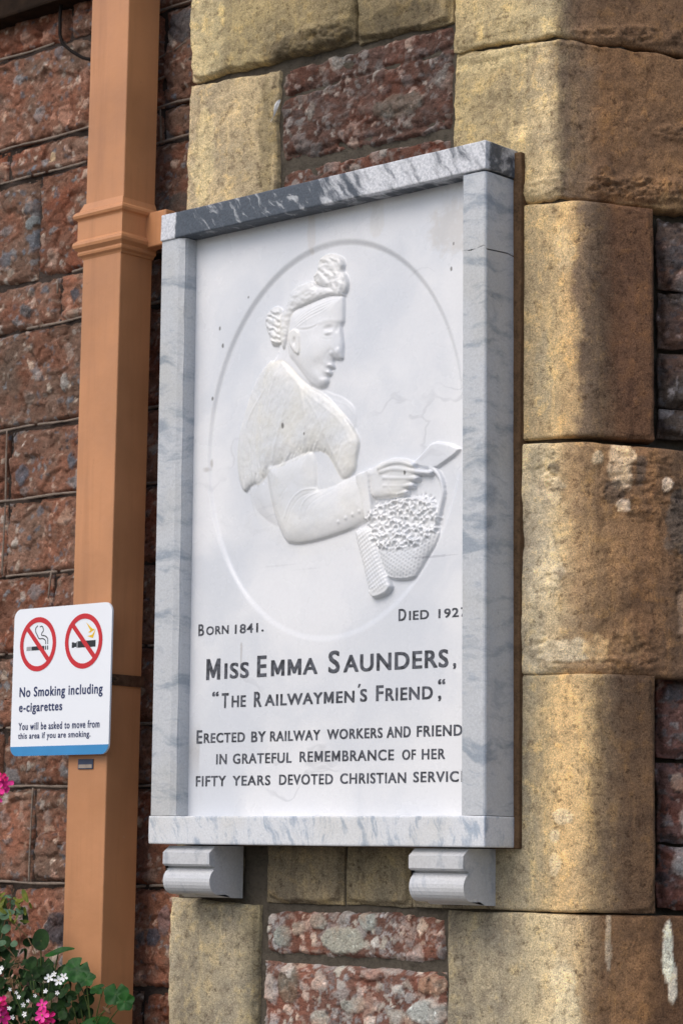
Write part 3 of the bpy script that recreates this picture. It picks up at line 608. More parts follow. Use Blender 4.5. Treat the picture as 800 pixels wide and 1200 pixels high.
# panel with the carved oval ------------------------------------------------
RP={'bust':[(2811,8312),(3393,7957),(3819,7800),(4194,7651),(4565,7469),(4708,7108),(4761,6689),(4725,6144),(4779,5660),(4741,5254),(4657,4920),(4206,4749),(3466,4734),(2893,4984),(2403,5373),(2147,5890),(2080,6537),(2159,7243),(2338,7868)],'shoulder':[(3564,7823),(3853,7711),(4233,7592),(4516,7499),(4681,7374),(4762,7224),(4757,7014),(4669,6778),(4536,6441),(4162,6478),(3530,7183)],'cape_back':[(2702,8430),(2457,8351),(2263,8156),(2073,7812),(1923,7426),(1816,7108),(1782,6710),(1828,6340),(1930,6095),(2032,6031),(2144,6112),(2292,6145),(2377,6116),(2489,6170),(2609,6303),(3086,6724),(3218,7284),(3104,8018)],'cape':[(2918,8429),(3165,8278),(3413,8031),(3706,7806),(3994,7651),(4305,7409),(4567,7151),(4757,6902),(4862,6681),(4812,6407),(4779,6201),(4657,6073),(4496,6025),(4401,6115),(4233,6359),(4112,6504),(3970,6579),(3827,6604),(3638,6566),(3352,6473),(2967,6392),(2724,6355),(2541,6217),(2431,6281),(2323,6653),(2333,7197),(2393,7736),(2505,8196),(2673,8394)],'arm':[(2549,6487),(2606,6193),(2741,5715),(2922,5271),(3088,5027),(3219,4964),(3483,4937),(3956,4972),(4606,5086),(4971,5195),(5265,5309),(5230,5502),(5179,5817),(5128,6140),(5023,6126),(4772,6062),(4496,6011),(4218,5939),(3913,5914),(3884,6145),(3829,6504),(3635,6666),(2964,6518)],'cuff':[(4836,6061),(5041,6121),(5146,6136),(5197,5813),(5247,5498),(5282,5305),(5079,5236),(4957,5696)],'hand':[(5085,6111),(5226,6180),(5374,6243),(5565,6285),(5705,6302),(5923,6268),(6082,6204),(6201,6086),(6242,5977),(6204,5889),(6146,5828),(6088,5764),(6030,5708),(5913,5613),(5676,5588),(5376,5599),(5223,5643),(5150,5895)],'card':[(6104,6182),(6291,6294),(6514,6483),(6677,6500),(6947,6439),(7208,6322),(7064,6217),(6682,6035),(6469,6043),(6293,6081)],'basket':[(5236,5062),(5293,4783),(5364,4564),(5508,4281),(5630,4153),(5906,4110),(6180,4132),(6314,4257),(6486,4485),(6676,4709),(6742,4943),(6556,5077),(5931,5128)],'basket_top':[(5109,5238),(5267,5424),(5546,5522),(5824,5565),(6139,5561),(6451,5489),(6646,5367),(6725,5211),(6689,5005),(6498,4840),(6150,4717),(5757,4701),(5419,4741),(5255,4936)],'roll':[(4812,5017),(4941,5099),(5102,5132),(5204,5063),(5308,4841),(5400,4622),(5516,4341),(5630,4152),(5680,4013),(5583,3898),(5405,3839),(5253,3843),(5163,3954),(4992,4468)],'roll_end':[(5162,3969),(5362,4002),(5631,4076),(5688,3997),(5583,3892),(5405,3836),(5253,3836)],'neck':[(2868,9292),(2816,8903),(2803,8601),(2686,8373),(3018,8181),(3428,7920),(3709,7842),(3699,8306),(3404,8945)],'head':[(3181,9334),(3423,9375),(3822,9448),(4099,9480),(4336,9455),(4430,9420),(4449,9275),(4452,9125),(4447,8963),(4409,8893),(4403,8829),(4429,8683),(4455,8531),(4450,8384),(4445,8272),(4406,8242),(4320,8247),(4249,8267),(4218,8236),(4236,8159),(4233,8106),(4159,8089),(4175,8028),(4153,7983),(4098,7966),(4107,7894),(4062,7816),(3956,7763),(3837,7777),(3697,7848),(3534,7999),(3369,8178),(3225,8331),(3100,8467),(3041,8717),(3045,9049),(3082,9226)],'hair':[(2966,9362),(3064,9531),(3121,9674),(3261,9769),(3463,9800),(3684,9798),(3826,9692),(4105,9621),(4343,9526),(4463,9434),(4345,9431),(4108,9465),(3831,9436),(3472,9357),(3252,9307),(3162,9153),(3117,8977),(3050,8744),(2984,8601),(2898,8764),(2870,9071),(2886,9282)],'plume':[(3705,9793),(3678,9908),(3768,10031),(3805,10176),(3903,10257),(4061,10275),(4240,10222),(4380,10132),(4429,10004),(4392,9905),(4472,9819),(4525,9691),(4516,9559),(4451,9464),(4354,9433),(4195,9501),(3995,9635),(3835,9704)],'bun':[(2447,9221),(2493,9352),(2594,9445),(2717,9473),(2842,9410),(2906,9279),(2960,9090),(3006,8871),(2940,8728),(2777,8713),(2632,8753),(2579,8897),(2492,9062)],'ear':[(3120,8851),(3167,8929),(3288,8955),(3410,8887),(3455,8686),(3459,8505),(3409,8436),(3327,8477),(3236,8564),(3152,8695)],'buttons':[(4445,5252),(4629,5306),(4793,5355),(4948,5398)]}
RDB=[((3821, 8492), 0.024, 0.026, 0.0028), ((4130, 8851), 0.01, 0.005, -0.0026), ((4319, 8813), 0.004, 0.006, -0.0012), ((4139, 8766), 0.0075, 0.0036, 0.0026), ((4359, 8393), 0.006, 0.0065, 0.0022), ((4214, 8375), 0.0038, 0.004, 0.0018), ((4155, 8163), 0.006, 0.0024, 0.0016), ((4123, 8043), 0.0055, 0.0026, 0.0018), ((4000, 7868), 0.009, 0.008, 0.0016), ((3907, 8182), 0.012, 0.014, -0.0014), ((3906, 9138), 0.016, 0.01, -0.0008), ((3303, 8709), 0.0034, 0.0075, -0.003)]
RLM=[([(5549, 5689), (5788, 5658), (6005, 5663)], 0.0052, 0.0042, 0.0075), ([(5515, 5813), (5834, 5784), (6141, 5771)], 0.006, 0.0048, 0.008), ([(5519, 5955), (5877, 5916), (6239, 5888)], 0.0062, 0.005, 0.0085), ([(5442, 6072), (5761, 6093), (6117, 6026), (6352, 5985), (6539, 5956)], 0.0064, 0.0042, 0.009), ([(5418, 6140), (5648, 6204), (5906, 6200), (6164, 6117)], 0.0064, 0.0048, 0.01), ([(6526, 6050), (6651, 5966), (6741, 5843), (6793, 5689), (6795, 5539), (6747, 5363), (6703, 5187)], 0.0048, 0.0048, 0.003)]
RS=[([(3909,8982),(4048,8999),(4206,8989),(4371,8949)],40,9),([(4014,8735),(4133,8701),(4251,8703)],7,-8),([(3983,8685),(4094,8647),(4213,8643)],12,-5),([(4358,8808),(4381,8627),(4374,8420)],30,8),([(4169,8447),(4139,8385),(4172,8322)],9,-10),([(4131,8422),(4046,8299),(4002,8171)],14,-6),([(4058,8134),(4145,8105),(4240,8082)],7,-12),([(4022,7972),(4085,7952)],12,-6),([(3468,8207),(3631,8037),(3833,7894)],30,-5),([(4413,9407),(4119,9402),(3802,9348),(3504,9249),(3310,9116)],10,-11),([(4390,9395),(4103,9373),(3779,9312),(3493,9215),(3310,9094)],10,11),([(4367,9384),(4088,9344),(3756,9276),(3482,9181),(3311,9072)],10,-11),([(4343,9372),(4073,9315),(3733,9241),(3470,9147),(3311,9051)],10,11),([(4320,9361),(4058,9286),(3710,9205),(3459,9114),(3312,9029)],10,-11),([(4297,9349),(4042,9257),(3686,9169),(3448,9080),(3312,9007)],10,11),([(4273,9338),(4027,9228),(3663,9133),(3436,9046),(3313,8986)],10,-11),([(4250,9326),(4012,9199),(3640,9097),(3425,9013),(3313,8964)],10,11),([(3888,9036),(3831,8939),(3652,8897),(3452,8912),(3309,8974)],14,-10),([(3927,9075),(3874,8978),(3691,8943),(3471,8952)],14,9),([(3360,8458),(3430,8539),(3413,8751),(3350,8895),(3228,8933),(3157,8846),(3185,8691),(3277,8528)],8,12),([(3312,8765),(3336,8611)],14,-16),([(3221,9294),(3482,9348),(3841,9424),(4117,9462),(4354,9433)],9,10),([(3076,9406),(3122,9156),(3056,8863),(3035,8563)],10,10),([(2975,9359),(3022,9110),(2976,8813)],7,-10),([(3179,9361),(3317,9523),(3557,9609)],7,-8),([(3300,9386),(3454,9533),(3701,9606)],7,8),([(3420,9411),(3590,9544),(3845,9603)],7,-8),([(3540,9436),(3726,9554),(3988,9600)],7,8),([(3660,9461),(3861,9565),(4130,9597)],7,-8),([(3779,9486),(3996,9575),(4272,9595)],7,8),([(3898,9511),(4131,9585),(4414,9592)],7,-8),([(3865,10167),(4023,10202),(4183,10132)],11,12),([(3828,9991),(3986,10057),(4186,9997)],11,12),([(3792,9846),(3990,9891),(4229,9810)],11,12),([(4034,9690),(4270,9709),(4468,9625)],11,12),([(4104,10130),(4263,10045),(4345,9883)],11,12),([(3915,9647),(4115,9558),(4392,9502)],11,12),([(3926,10097),(4065,10090),(4106,10009)],8,-18),([(4107,9949),(4266,9895)],8,-18),([(3949,9943),(4031,9810)],8,-18),([(4111,9768),(4348,9763)],8,-18),([(3710,9919),(3788,9997)],8,-18),([(2545,9297),(2669,9311),(2712,9213)],8,14),([(2550,9113),(2715,9121),(2840,9013)],8,14),([(2679,8913),(2802,8927),(2886,8825)],8,14),([(2749,9391),(2875,9282),(2837,9165)],8,14),([(2598,8863),(2723,8785)],8,14),([(2610,9197),(2755,9146)],7,-16),([(2717,9030),(2637,8949)],7,-16),([(2818,9077),(2800,8988)],7,-16),([(2722,8831),(2846,8769)],7,-16),([(2623,8179),(2367,7554),(2233,7023),(2222,6480),(2305,6164)],18,14),([(2531,7935),(2075,7331),(1992,6684),(2082,6167)],18,14),([(2845,8188),(2546,7352),(2462,6782),(2499,6309)],18,14),([(2577,8075),(2298,7379),(2143,6669),(2182,6139)],12,-18),([(2725,8057),(2447,7363),(2348,6793),(2393,6210)],12,-18),([(2938,8358),(3337,7947),(3680,7656),(4113,7357),(4494,7033),(4686,6697)],30,8),([(3633,7590),(3927,7201),(4149,6752),(4319,6453),(4536,6082)],22,8),([(3766,7726),(4149,7539),(4527,7390),(4716,7193)],10,6),([(3015,6537),(2981,6446),(2962,6413)],13,-18),([(3398,6614),(3348,6522),(3330,6488)],13,20),([(3075,6502),(3019,6436),(3000,6419)],13,20),([(3471,6637),(3435,6546),(3417,6513)],13,18),([(3017,6485),(2969,6424),(2950,6411)],13,20),([(3686,6726),(3663,6625),(3645,6587)],13,-18),([(2715,6446),(2641,6341),(2622,6296)],13,20),([(3419,6628),(3346,6528),(3328,6487)],13,-18),([(3780,6705),(3730,6625),(3712,6599)],13,-18),([(3386,6644),(3303,6529),(3285,6477)],13,18),([(2657,6408),(2631,6319),(2612,6289)],13,-18),([(3325,6607),(3290,6510),(3272,6474)],13,-18),([(3844,6735),(3799,6644),(3781,6610)],13,20),([(3554,6695),(3484,6581),(3466,6531)],13,18),([(3906,6790),(3833,6670),(3815,6616)],13,18),([(3648,6668),(3615,6594),(3596,6572)],13,-18),([(3501,6669),(3467,6565),(3449,6525)],13,-18),([(3052,6494),(3031,6433),(3012,6421)],13,-18),([(4073,6649),(4036,6593),(4018,6584)],13,20),([(3908,6673),(3896,6620),(3877,6614)],13,20),([(3883,6681),(3859,6627),(3840,6620)],13,18),([(3248,6580),(3201,6487),(3182,6453)],13,20),([(3447,6677),(3394,6554),(3376,6499)],13,18),([(2805,6482),(2737,6394),(2718,6362)],13,20),([(3108,6516),(3068,6447),(3050,6428)],13,20),([(3188,6605),(3102,6488),(3084,6435)],13,20),([(3251,6615),(3199,6501),(3181,6452)],13,-18),([(3643,6633),(3595,6576),(3576,6566)],13,-18),([(3096,6555),(3037,6460),(3018,6423)],13,20),([(3310,6564),(3293,6492),(3274,6474)],13,20),([(1966,6270),(1954,6144),(1942,6047)],13,-18),([(2544,6364),(2533,6239),(2521,6143)],13,-18),([(1971,6271),(1959,6145),(1947,6048)],13,20),([(1995,6275),(1983,6149),(1971,6052)],13,-18),([(2237,6314),(2225,6188),(2213,6092)],13,-18),([(2321,6327),(2310,6202),(2297,6106)],13,-18),([(2397,6340),(2386,6215),(2374,6118)],13,20),([(2310,6326),(2298,6200),(2286,6104)],13,20),([(2530,6361),(2519,6236),(2506,6140)],13,-18),([(2332,6329),(2321,6204),(2309,6108)],13,-18),([(2312,6326),(2300,6201),(2288,6104)],13,-18),([(2065,6286),(2053,6160),(2041,6063)],13,20),([(3090,8158),(3103,7579),(2922,7023),(2788,6533)],42,20),([(3435,7864),(3592,7309),(3600,6951),(3559,6635)],42,20),([(2797,8121),(2714,7515),(2631,6909),(2619,6441)],42,20),([(3130,5448),(3222,5635),(3363,5801),(3575,5906),(3860,5916)],14,14),([(3228,5387),(3319,5592),(3483,5755),(3720,5840)],10,-12),([(3515,5399),(3558,5607),(3721,5769),(4049,5881)],14,14),([(3635,5371),(3702,5559),(3912,5718),(4238,5829)],12,-8),([(3008,5511),(3001,5797),(3190,5994)],14,-7),([(2697,6254),(2907,5662),(3162,5144)],26,5),([(5087,6127),(5151,5817),(5202,5502),(5237,5309)],7,9),([(5675,6051),(5637,5938),(5631,5786),(5680,5675)],22,9),([(5427,6050),(5406,5868),(5461,5680)],26,-6),([(5301,4900),(5396,4746),(5656,4685),(5972,4683),(6284,4735),(6515,4822),(6687,4988),(6750,5177),(6682,5362),(6507,5482),(6234,5557),(5959,5551)],16,22),([(5335,4830),(5425,4671),(5697,4612),(6012,4610),(6323,4672),(6554,4774),(6726,4940)],7,-12),([(5586,4208),(5765,4160),(6001,4144),(6204,4167)],16,26),([(4930,4913),(5192,4975)],6,8),([(5051,4491),(5359,4576)],6,8),([(5168,3997),(5665,4101)],7,10)]
LINES=[[('B', 0.0865, 0.3375, 0.1017, 0.3597), ('ORN', 0.1072, 0.3382, 0.1664, 0.3546), ('1841', 0.1825, 0.3368, 0.2422, 0.3546), ('.', 0.251, 0.3377, 0.2564, 0.3418)], [('D', 0.5825, 0.3395, 0.6001, 0.3608), ('IED', 0.6066, 0.3398, 0.6517, 0.356), ('192', 0.6731, 0.3394, 0.7185, 0.3557)], [('M', 0.1098, 0.2535, 0.1468, 0.2931), ('ISS', 0.1575, 0.2538, 0.2209, 0.2835), ('E', 0.2416, 0.254, 0.2659, 0.2936), ('MMA', 0.277, 0.2543, 0.3923, 0.2838), ('S', 0.4184, 0.2538, 0.446, 0.2948), ('AUNDERS', 0.4546, 0.254, 0.6963, 0.2856), (',', 0.7067, 0.25, 0.7134, 0.2609)], [('“', 0.1266, 0.2224, 0.1439, 0.2313), ('T', 0.152, 0.1997, 0.17, 0.2277), ('HE', 0.1779, 0.2006, 0.2147, 0.2222), ('R', 0.2352, 0.1992, 0.2548, 0.2275), ('AILWAYMEN', 0.2628, 0.2001, 0.4819, 0.2214), ('´', 0.4895, 0.2259, 0.4963, 0.2328), ('S', 0.4951, 0.2008, 0.5118, 0.2236), ('F', 0.5325, 0.2009, 0.5498, 0.2286), ('RIEND', 0.5544, 0.2005, 0.6622, 0.223), (',', 0.6739, 0.1961, 0.6811, 0.2061), ('“', 0.6736, 0.2251, 0.6896, 0.2345)], [('E', 0.0881, 0.1351, 0.1031, 0.1602), ('RECTED', 0.1073, 0.1358, 0.2142, 0.1543), ('BY', 0.23, 0.135, 0.2672, 0.1547), ('RAILWAY', 0.2777, 0.1353, 0.4016, 0.1541), ('WORKERS', 0.4177, 0.136, 0.5488, 0.1544), ('AND', 0.5583, 0.1359, 0.6132, 0.1554), ('FRIEND', 0.627, 0.1363, 0.7284, 0.1553)], [('IN', 0.1409, 0.0958, 0.1686, 0.1148), ('GRATEFUL', 0.1842, 0.0959, 0.3324, 0.115), ('REMEMBRANCE', 0.352, 0.0967, 0.5757, 0.116), ('OF', 0.5943, 0.0969, 0.6253, 0.1151), ('HER', 0.6386, 0.0971, 0.6909, 0.1151)], [('FIFTY', 0.0887, 0.0554, 0.1674, 0.0748), ('YEARS', 0.1844, 0.056, 0.2806, 0.0745), ('DEVOTED', 0.3023, 0.0563, 0.4337, 0.0753), ('CHRISTIAN', 0.4505, 0.0569, 0.604, 0.0758), ('SERVIC', 0.6199, 0.0579, 0.7212, 0.0765)]]
def smooth_closed(P, closed=True, n=6):
    P = np.array(P, float) / 10000.0; m = len(P); out = []
    rng_ = range(m) if closed else range(m - 1)
    for i in rng_:
        if closed: p0, p1, p2, p3 = P[i - 1], P[i], P[(i + 1) % m], P[(i + 2) % m]
        else: p0, p1, p2, p3 = P[max(i - 1, 0)], P[i], P[i + 1], P[min(i + 2, m - 1)]
        for t in np.linspace(0, 1, n, endpoint=False):
            out.append(0.5 * ((2 * p1) + (-p0 + p2) * t + (2 * p0 - 5 * p1 + 4 * p2 - p3) * t * t + (-p0 + 3 * p1 - 3 * p2 + p3) * t ** 3))
    if not closed: out.append(P[-1])
    return np.array(out)
xs = np.concatenate([np.linspace(0.045, 0.075, 4), np.arange(0.0785, 0.752, 0.00135), [0.757, 0.765]])
zs = np.concatenate([[-0.006, 0.02, 0.06, 0.12, 0.18, 0.24, 0.29], np.arange(0.305, 1.062, 0.00135), [1.075, 1.09, 1.112]])
X, Z = np.meshgrid(xs, zs)
def seg_dist(Xs, Zs, L, closed):
    d = np.full(Xs.shape, 9.0); n = len(L)
    for i in range(n if closed else n - 1):
        a, b = L[i], L[(i + 1) % n]; ab = b - a; q = ab @ ab + 1e-12
        t = np.clip(((Xs - a[0]) * ab[0] + (Zs - a[1]) * ab[1]) / q, 0, 1)
        d = np.minimum(d, np.hypot(Xs - a[0] - t * ab[0], Zs - a[1] - t * ab[1]))
    return d
def inside(Xs, Zs, L):
    c = np.zeros(Xs.shape, bool); n = len(L)
    for i in range(n):
        (x1, y1), (x2, y2) = L[i], L[(i + 1) % n]
        if y1 == y2: continue
        k = ((y1 > Zs) != (y2 > Zs)) & (Xs < (x2 - x1) * (Zs - y1) / (y2 - y1) + x1); c ^= k
    return c
def window(L, pad):
    i0, i1 = np.searchsorted(xs, L[:, 0].min() - pad), np.searchsorted(xs, L[:, 0].max() + pad)
    j0, j1 = np.searchsorted(zs, L[:, 1].min() - pad), np.searchsorted(zs, L[:, 1].max() + pad)
    return slice(j0, j1), slice(i0, i1)
ECX, ECZ, ERX, ERZ = 0.4136, 0.6817, 0.3157, 0.3705
rr = np.sqrt(((X - ECX) / ERX) ** 2 + ((Z - ECZ) / ERZ) ** 2)
de = (1 - rr) * 0.34
REC = 0.0045
fadeb = 1 - 0.75 * sm(((ECZ - Z) / ERZ - 0.55) / 0.4)
H = -REC * fadeb * sm(de / 0.012) + 0.003 * sm((de - 0.01) / 0.22)
FLOOR = H.copy()
body = np.zeros(X.shape)
def layer(key, w, h, base=0.0, mode='round', relief=None, tint=0.0, blend=0.0):
    L = smooth_closed(RP[key]) if mode != 'sharp' else np.array(RP[key], float) / 10000.0
    sl = window(L, 0.01)
    Xs, Zs = X[sl], Z[sl]; d = seg_dist(Xs, Zs, L, True); ins = inside(Xs, Zs, L)
    t = np.clip(d / w, 0, 1)
    prof = np.sqrt(np.clip(1 - (1 - t) ** 2, 0, 1)) if mode == 'round' else sm(d / w)
    v = FLOOR[sl] + base * sm(d / 0.0022) + h * prof
    if relief is not None: v = v + relief(Xs, Zs) * sm(d / 0.005)
    cur = H[sl]; new = np.where(ins & (v > cur), v, cur)
    if blend: new = np.where(ins, cur + (v - cur).clip(0, None), cur)
    H[sl] = new
    b = body[sl]; body[sl] = np.where(ins, np.maximum(b, tint), b)
def stroke(P, w, h):
    L = smooth_closed(P, False, 5); w /= 10000.0; h /= 10000.0
    sl = window(L, 3 * w); d = seg_dist(X[sl], Z[sl], L, False)
    tt = np.exp(-(d / w) ** 2 * 1.3)
    H[sl] += 0.72 * h * tt
fur = lambda a, k, f=1.0: (lambda x, z: k * (0.7 * fbm(x * 250 * f + (z * a) * 240, z * 60 * f, x * 0 + 3, 4, 0.7) + 0.8 * fbm(x * 85 + z * a * 60, z * 55, x * 0 + 8, 3)))
layer('bust', 0.035, 0.0045, 0.0012, 'soft', lambda x, z: -0.008 * sm((0.60 - z) / 0.12), 0.12)
layer('shoulder', 0.03, 0.0025, 0.0004)
layer('cape_back', 0.020, 0.007, 0.0018, relief=fur(0.25, 0.0012), tint=0.7)
layer('arm', 0.042, 0.013, 0.0014, relief=lambda x, z: 0.0006 * fbm(x * 40, z * 40, x * 0, 3), tint=0.5)
layer('cape', 0.050, 0.012, 0.0022, relief=fur(-0.25, 0.0014), tint=1.0)
layer('cuff', 0.012, 0.003, 0.0115, tint=0.5)
layer('card', 0.003, 0.001, 0.006, 'sharp')
layer('hand', 0.016, 0.009, 0.004, tint=0.8)
layer('neck', 0.02, 0.005, 0.001)
layer('head', 0.034, 0.0125, 0.0014, tint=0.15)
layer('hair', 0.018, 0.008, 0.0065, relief=lambda x, z: 0.0022 * fbm(x * 60 + z * 40, z * 110, x * 0 + 2, 3), tint=0.4)
layer('bun', 0.012, 0.008, 0.002, relief=lambda x, z: 0.0014 * np.sin(560 * (z + 0.4 * x) + 7 * fbm(x * 45, z * 45, x * 0 + 4, 3)) + 0.0014 * fbm(x * 100, z * 100, x * 0 + 5, 3), tint=0.7)
layer('plume', 0.014, 0.009, 0.004, relief=lambda x, z: 0.0012 * np.sin(420 * np.hypot(x - 0.372, z - 0.955) + 5 * fbm(x * 40, z * 40, x * 0, 3)) + 0.0015 * fbm(x * 90, z * 90, x * 0 + 1, 3), tint=0.5)
layer('ear', 0.006, 0.003, 0.0135, tint=0.9)
weave = lambda x, z: 0.0006 * np.sin((x - 0.30 * z) * 900 + 0.6 * np.sin(z * 500)) + 0.0005 * np.sin(z * 900) * np.sin((x - 0.30 * z) * 450)
layer('basket', 0.030, 0.012, 0.0018, relief=weave, tint=0.2)
layer('basket_top', 0.01, 0.002, 0.008, tint=0.3)
lat = lambda x, z: 0.0010 * (np.abs(np.sin((x * 0.9 + z * 0.55) * 520)) + np.abs(np.sin((x * 0.55 - z * 0.9) * 420)) - 1.0)
layer('roll', 0.016, 0.010, 0.004, relief=lat, tint=0.3)
layer('roll_end', 0.004, 0.001, 0.0125, tint=0.5)
# flowers heaped in the basket
rf = random.Random(5); LT = np.array(RP['basket_top'], float) / 10000.0
fcx, fcz = LT.mean(0)
def dab(x, z, r, h, ax=1.0, an=0.0):
    global H
    i0, i1 = np.searchsorted(xs, x - 2.5 * r), np.searchsorted(xs, x + 2.5 * r); j0, j1 = np.searchsorted(zs, z - 2.5 * r), np.searchsorted(zs, z + 2.5 * r)
    if i1 <= i0 or j1 <= j0: return
    dx, dz = X[j0:j1, i0:i1] - x, Z[j0:j1, i0:i1] - z
    u = dx * math.cos(an) + dz * math.sin(an); v = -dx * math.sin(an) + dz * math.cos(an)
    H[j0:j1, i0:i1] += h * np.exp(-((u / r) ** 2 + (v / (r * ax)) ** 2) ** 1.5)
nfl = 0; fpos = []
for _ in range(3000):
    if nfl >= 40: break
    x, z = rf.uniform(LT[:, 0].min(), LT[:, 0].max()), rf.uniform(LT[:, 1].min(), LT[:, 1].max())
    if not inside(np.array([x]), np.array([z]), LT)[0] : continue
    if any(math.hypot(x - p[0], z - p[1]) < 0.0150 for p in fpos): continue
    fpos.append((x, z)); nfl += 1; n = rf.choice((4, 5, 5)); rad = rf.uniform(0.0080, 0.0100); a0 = rf.random() * 6
    for k in range(n):
        a = a0 + k * 2 * math.pi / n + rf.uniform(-.2, .2)
        dab(x + rad * 0.62 * math.cos(a), z + rad * 0.62 * math.sin(a) * 0.85, rad * 0.48, rf.uniform(0.0035, 0.0055), 0.50, a)
        dab(x + rad * math.cos(a + .6), z + rad * math.sin(a + .6), rad * 0.3, -0.0025)
    dab(x, z, rad * 0.22, -0.0030)
for key in ():
    pass
for P, w, h in RS: stroke(P, w, h)
def limb(P, r0, r1, base):
    """a rounded finger or cord laid on the relief"""
    L = smooth_closed(P, False, 4); sl = window(L, 2 * r0); n = len(L); Xs, Zs = X[sl], Z[sl]; F = FLOOR[sl]; out = H[sl]
    for i in range(n - 1):
        a, b = L[i], L[i + 1]; ab = b - a; t = np.clip(((Xs - a[0]) * ab[0] + (Zs - a[1]) * ab[1]) / (ab @ ab + 1e-12), 0, 1)
        d = np.hypot(Xs - a[0] - t * ab[0], Zs - a[1] - t * ab[1]); r = r0 + (r1 - r0) * (i + t) / (n - 1)
        v = F + base + np.sqrt(np.clip(r * r - d * d, 0, None)); out = np.where((d < r) & (v > out), v, out)
    H[sl] = out
for P, r0, r1, base in RLM: limb(P, r0, r1, base)
for (x, z), rx, rz, h in RDB: dab(x / 10000, z / 10000, rx, h, rz / rx)
for x, z in RP['buttons']: dab(x / 10000, z / 10000, 0.0032, 0.0016)
# ragged fringe along the lower edge of the fur
for _ in range(70):
    t = rf.random(); x = 0.150 + 0.26 * t; 
# soften like worn stone (only the fine part of the grid)
for _ in range(2):
    K_ = H.copy(); K_[1:-1, 1:-1] = (H[1:-1, 1:-1] * 4 + H[:-2, 1:-1] + H[2:, 1:-1] + H[1:-1, :-2] + H[1:-1, 2:]) / 8; H = K_
col = np.zeros(X.shape + (3,)) + np.array([0.775, 0.783, 0.805])
cream = np.array([0.80, 0.755, 0.63])
bn = sm(0.5 + fbm(X * 16, Z * 16, X * 0, 4, 0.6))
wv = np.clip(body * (0.35 + 0.65 * bn), 0, 1)[..., None] * 0.55
col = col * (1 - wv) + cream * wv
def soil(x, z, rx, rz, c, st, hard=0.5):
    global col
    q = ((X - x) / rx) ** 2 + ((Z - z) / rz) ** 2; n = fbm(X * 60, Z * 60, X * 0 + 2, 4, 0.65)
    w = (sm((1.0 - q + 0.9 * n) / hard) * st)[..., None]; col = col * (1 - w) + np.array(c) * w
soil(0.098, 0.655, 0.012, 0.007, (0.34, 0.31, 0.28), 0.5, 1.2); soil(0.108, 0.665, 0.004, 0.012, (0.34, 0.31, 0.28), 0.6, 1.2); soil(0.30, 0.458, 0.07, 0.002, (0.55, 0.55, 0.57), 0.4, 1.5); soil(0.66, 0.448, 0.06, 0.002, (0.45, 0.45, 0.48), 0.5); soil(0.36, 0.447, 0.04, 0.002, (0.5, 0.5, 0.52), 0.4, 1.5)
soil(0.70, 1.03, 0.07, 0.06, (0.55, 0.50, 0.44), 0.45, 0.8); soil(0.36, 1.08, 0.012, 0.05, (0.62, 0.56, 0.50), 0.35); soil(0.52, 1.075, 0.02, 0.04, (0.6, 0.56, 0.5), 0.3)
soil(0.08, 0.14, 0.03, 0.03, (0.40, 0.36, 0.32), 0.4, 0.4); soil(0.20, 0.30, 0.003, 0.03, (0.35, 0.3, 0.25), 0.4)
for (x, z, r) in ((0.126, 0.925, .003), (0.135, 0.89, .003), (0.20, 0.975, .002), (0.70, 1.0, .002), (0.695, 0.955, .003), (0.305, 0.715, .004), (0.36, 0.695, .002), (0.11, 0.79, .003), (0.60, 0.60, .003)):
    soil(x, z, r, r * 1.6, (0.08, 0.07, 0.06), 0.8, 0.6)
H = np.where(H > FLOOR, FLOOR + (H - FLOOR) * 0.86, H)
co = np.stack([X, PY - H, Z], -1).reshape(-1, 3)
fc = grid_faces(len(xs), len(zs)); cc = col.reshape(-1, 3)
cen = (rr.ravel()[fc]).mean(1) < 1.01
def subset(name, mask, parent):
    f = fc[mask]; u, inv = np.unique(f, return_inverse=True)
    o = mesh_np(name, co[u], inv.reshape(f.shape), PANEL, None, True, cc[u]); return own(parent, o)
panel = subset('inscribed_panel', ~cen, tab)
rel = subset('portrait_relief', cen, panel)
rel['label'] = 'carved old woman in a fur cape and bonnet holding a card over a flower basket'
# lettering
INK = mat_plain('dark_lead_lettering', (0.075, 0.08, 0.095), 0.6, 0.3, 0.0, 0.7, 90)
cu_set = {}
def extent(t):
    if t in cu_set: return cu_set[t]
    cu = bpy.data.curves.new('text', 'FONT'); cu.body = t; cu.space_character = 1.12; cu.resolution_u = 2
    ob = bpy.data.objects.new('text', cu); C.objects.link(ob); bpy.context.view_layer.update()
    me = bpy.data.meshes.new_from_object(ob.evaluated_get(bpy.context.evaluated_depsgraph_get()))
    x = [q.co.x for q in me.vertices]; bpy.data.objects.remove(ob); bpy.data.curves.remove(cu); bpy.data.meshes.remove(me)
    cu_set[t] = (min(x), max(x)); return cu_set[t]
def fix_m(txt, v, fs, _):
    """the built-in capital M has crossing strokes: cut it out and draw a clean one"""
    cap = v[:, 1].max()
    for i, ch in enumerate(txt):
        if ch != 'M': continue
        r = extent(txt[:i + 1])[1]; a, b = extent('M'); l = r - (b - a)
        bad = (v[:, 0] > l - 0.02) & (v[:, 0] < r + 0.02)
        fs = [f for f in fs if not bad[list(f)].any()]
        st = 0.115 / (b - a); P = [(0, 0), (st, 0), (st, .66), (.5 - st * .32, .10), (.5 + st * .32, .10), (1 - st, .66), (1 - st, 0), (1, 0), (1, 1), (1 - st * 1.05, 1), (.5, .36), (st * 1.05, 1), (0, 1)]
        n0 = len(v); v = np.concatenate([v, np.array([(l + p[0] * (b - a), p[1] * cap, 0) for p in P], np.float32)]); fs = fs + [tuple(range(n0, n0 + len(P)))]
    used = sorted({i for f in fs for i in f}); mp = {o: k for k, o in enumerate(used)}
    return v[used], [tuple(mp[i] for i in f) for f in fs]
